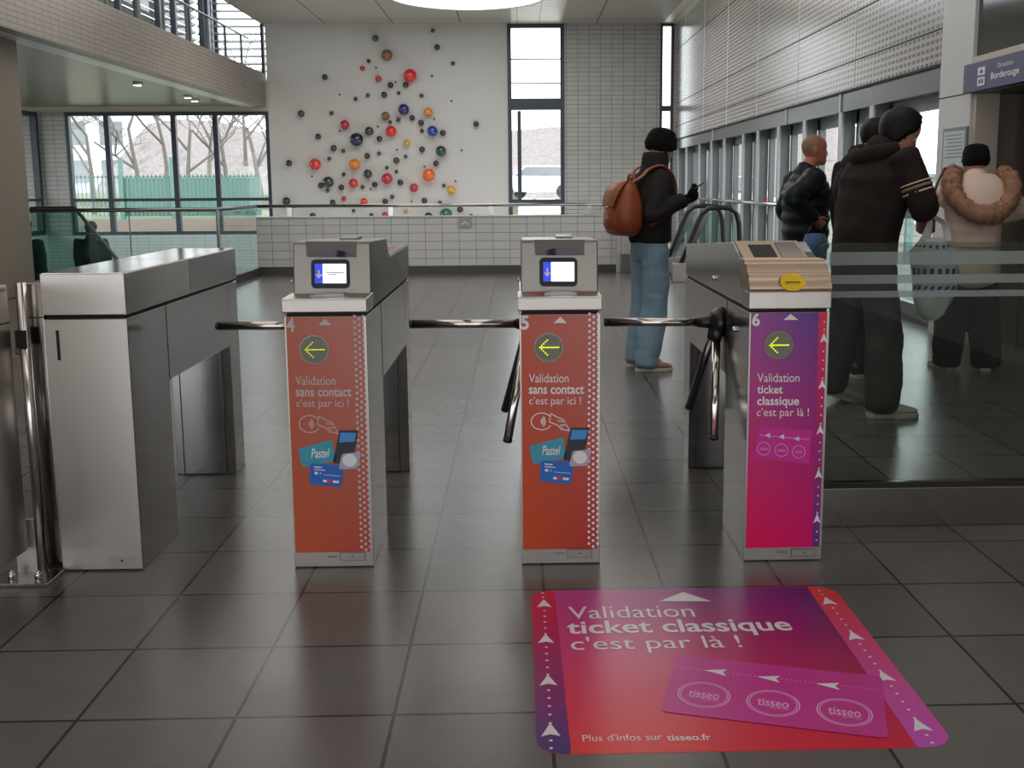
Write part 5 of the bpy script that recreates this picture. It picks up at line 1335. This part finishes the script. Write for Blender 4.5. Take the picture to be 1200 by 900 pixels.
MB().loft([[bagp(2 * PI * k / 32, z) for k in range(32)] for z in (0, .015, .04, .08, .12, .15, .2, .25, .3, .34, .38, .42, .46, .49, .5)]).build('body', M['plastic'], t)
for (z0_, z1_) in ((.40, .46), (.26, .32), (.19, .215)):
    for k in range(9):
        a0 = -PI * .96 + k * PI * .1
        g_ = MB(); st_ = [(a0, z0_), (a0 + .16, z0_), (a0 + .24, z1_), (a0 + .08, z1_)]
        g_.add([bagp(a, z, .003) for a, z in st_] + [bagp(a, z, .0045) for a, z in st_], [(0, 1, 2, 3), (4, 5, 6, 7)])
        g_.build('blue_print', M['plastic_blue'], t)
for s_ in (-1, 1):
    limb(MB(), [(Vector((bx + s_ * .07, by - .03, bz + .48)), .03, .012), (Vector((bx + s_ * .045, by - .03, bz + .58)), .018, .008), (Vector((hB.x + .07 + s_ * .012, hB.y + .03, hB.z - .08)), .012, .006), (Vector((hB.x + .075, hB.y + .03, hB.z - .01)), .010, .006)], 5, 10).build('handle', M['plastic'], t)

# -- woman in a beige coat with a fur-edged hood
W0 = (3.21, 7.18)
ws = atY(1092, 214, 7.0)
P5 = make_person('person in black beanie and beige coat with brown fur hood, back to the camera', W0, D(6), 1.57, girth=1.15, feet=((3.07, 7.20), (3.33, 7.14)), foot_dir=(Vector((-.3, 1, 0)).normalized(), Vector((.45, 1, 0)).normalized()),
    lhand=Vector((2.88, 7.42, 1.32)), rhand=Vector((3.42, 7.42, 1.06)), rpole=Vector((1, -.25, -.15)), lpole=Vector((-1, -.2, -.8)), hem=.72, collar=.085, jacket=M['beige_coat'], quilt=.05,
    trousers=M['black_trousers'], flare=1.7, shoe=M['shoe_white'], hair=lambda *a: beanie(*a, brim=.022), curl=.8, head_pitch=.1)
up5 = P5['up']; q = P5
M['fur'] = mat('brown_fur', (176, 132, 106), .95, var=.4, bscale=28, bump=.6)
MB().loft([[up5(w_ * math.cos(a), c_ + d_ * math.sin(a), z) for a in [2 * PI * k / 26 for k in range(26)]] for z, w_, d_, c_ in ((1.20, .06, .03, -.17), (1.22, .12, .06, -.175), (1.29, .165, .085, -.165), (1.37, .185, .095, -.14), (1.44, .185, .10, -.11), (1.50, .165, .10, -.07), (1.54, .13, .09, -.03), (1.55, .09, .07, -.01))]).build('hood', M['beige_coat'], q['t'])
tp_ = cr([(up5(x, b, z), r_, 0) for x, b, z, r_ in ((-.165, -.03, 1.575, .05), (-.22, -.10, 1.50, .07), (-.205, -.17, 1.37, .068), (-.10, -.235, 1.26, .068), (0, -.25, 1.235, .070), (.10, -.235, 1.26, .068), (.205, -.17, 1.37, .068), (.22, -.10, 1.50, .07), (.165, -.03, 1.575, .05))], 6)
fm = MB(); fm.tube([p[0] for p in tp_], [p[1] * (.9 + .12 * math.sin(i * 2.1)) for i, p in enumerate(tp_)], 16)
rf = random.Random(5); ft_ = MB()
for i in range(2600):
    k = rf.randrange(len(tp_) - 1); c = tp_[k][0].lerp(tp_[k + 1][0], rf.random()); tt = (tp_[k + 1][0] - tp_[k][0]).normalized(); a = Vector((rf.gauss(0, 1), rf.gauss(0, 1), rf.gauss(0, 1))); a = (a - tt * a.dot(tt)).normalized()
    b0 = c + a * tp_[k][1] * .85; b1_ = b0 + (a + tt * rf.uniform(-.5, .5) + Vector((0, 0, -.3))).normalized() * rf.uniform(.02, .036); sd = a.cross(tt) * .0022
    ft_.add([b0 + sd, b0 - sd, b1_], [(0, 1, 2)])
fm._j(ft_); fm.build('fur_trim', M['fur'], q['t'])
cb = []
for z in (.98,): MB().tube([up5(.205 * math.cos(2 * PI * k / 28), .165 * math.sin(2 * PI * k / 28), z) for k in range(29)], .006, 6).build('waist_seam', M['fur'], q['J'])
t = thing('shoulder_bag', 'brown leather shoulder bag hanging at the left side of the person in beige', 'bag', (2.84, 7.2, .95))
rg = [[Vector((2.865 + .05 * math.cos(a) * w_, 7.18 + .12 * math.sin(a) * w_, z)) for a in [2 * PI * k / 18 for k in range(18)]] for z, w_ in ((.97, .6), (.99, 1), (1.1, 1.02), (1.2, .9), (1.23, .5))]
MB().loft(rg).build('body', mat('brown_bag', (120, 74, 58), .5), t)
MB().tube([(2.865, 7.1, 1.2), (2.9, 7.08, 1.34), (2.95, 7.1, 1.43)], .009, 8).build('strap', mat('brown_bag_strap', (96, 54, 44), .5), t)

# -- people on the stairs, seen through the green glass at the left
M['coat_teal'] = fab('dark_teal_coat', (44, 58, 60)); M['emblem'] = mat('dark_green_emblem', (14, 70, 56), .6)
pl_ = atY(108, 300, 17.4)
P6 = make_person('person in dark coat with round emblem on the back, on the stairs behind green glass', (pl_.x, 17.4), D(8), 1.76, girth=1.25, zbase=-1.0, jacket=M['coat_teal'], trousers=M['black_trousers'], shoe=M['shoe_black'], hair=hair_short(M['hair_black'], .014), shoulder_w=.22, detail=0)
u6 = P6['up']
MB().loft([[u6(.09 * math.cos(2 * PI * k / 24) * w_, -.195 + d_, 1.24 + .09 * math.sin(2 * PI * k / 24) * w_) for k in range(24)] for d_, w_ in ((.03, 1), (-.004, 1), (-.005, .0))]).build('emblem', M['emblem'], P6['J'])
pl_ = atY(30, 300, 15.6)
P7 = make_person('person in dark coat half hidden by the beige pillar, behind green glass', (pl_.x, 15.6), D(20), 1.86, girth=1.4, zbase=-1.0, jacket=M['coat_teal'], trousers=M['black_trousers'], shoe=M['shoe_black'], hair=hair_short(M['hair_black'], .014), shoulder_w=.22, detail=0)
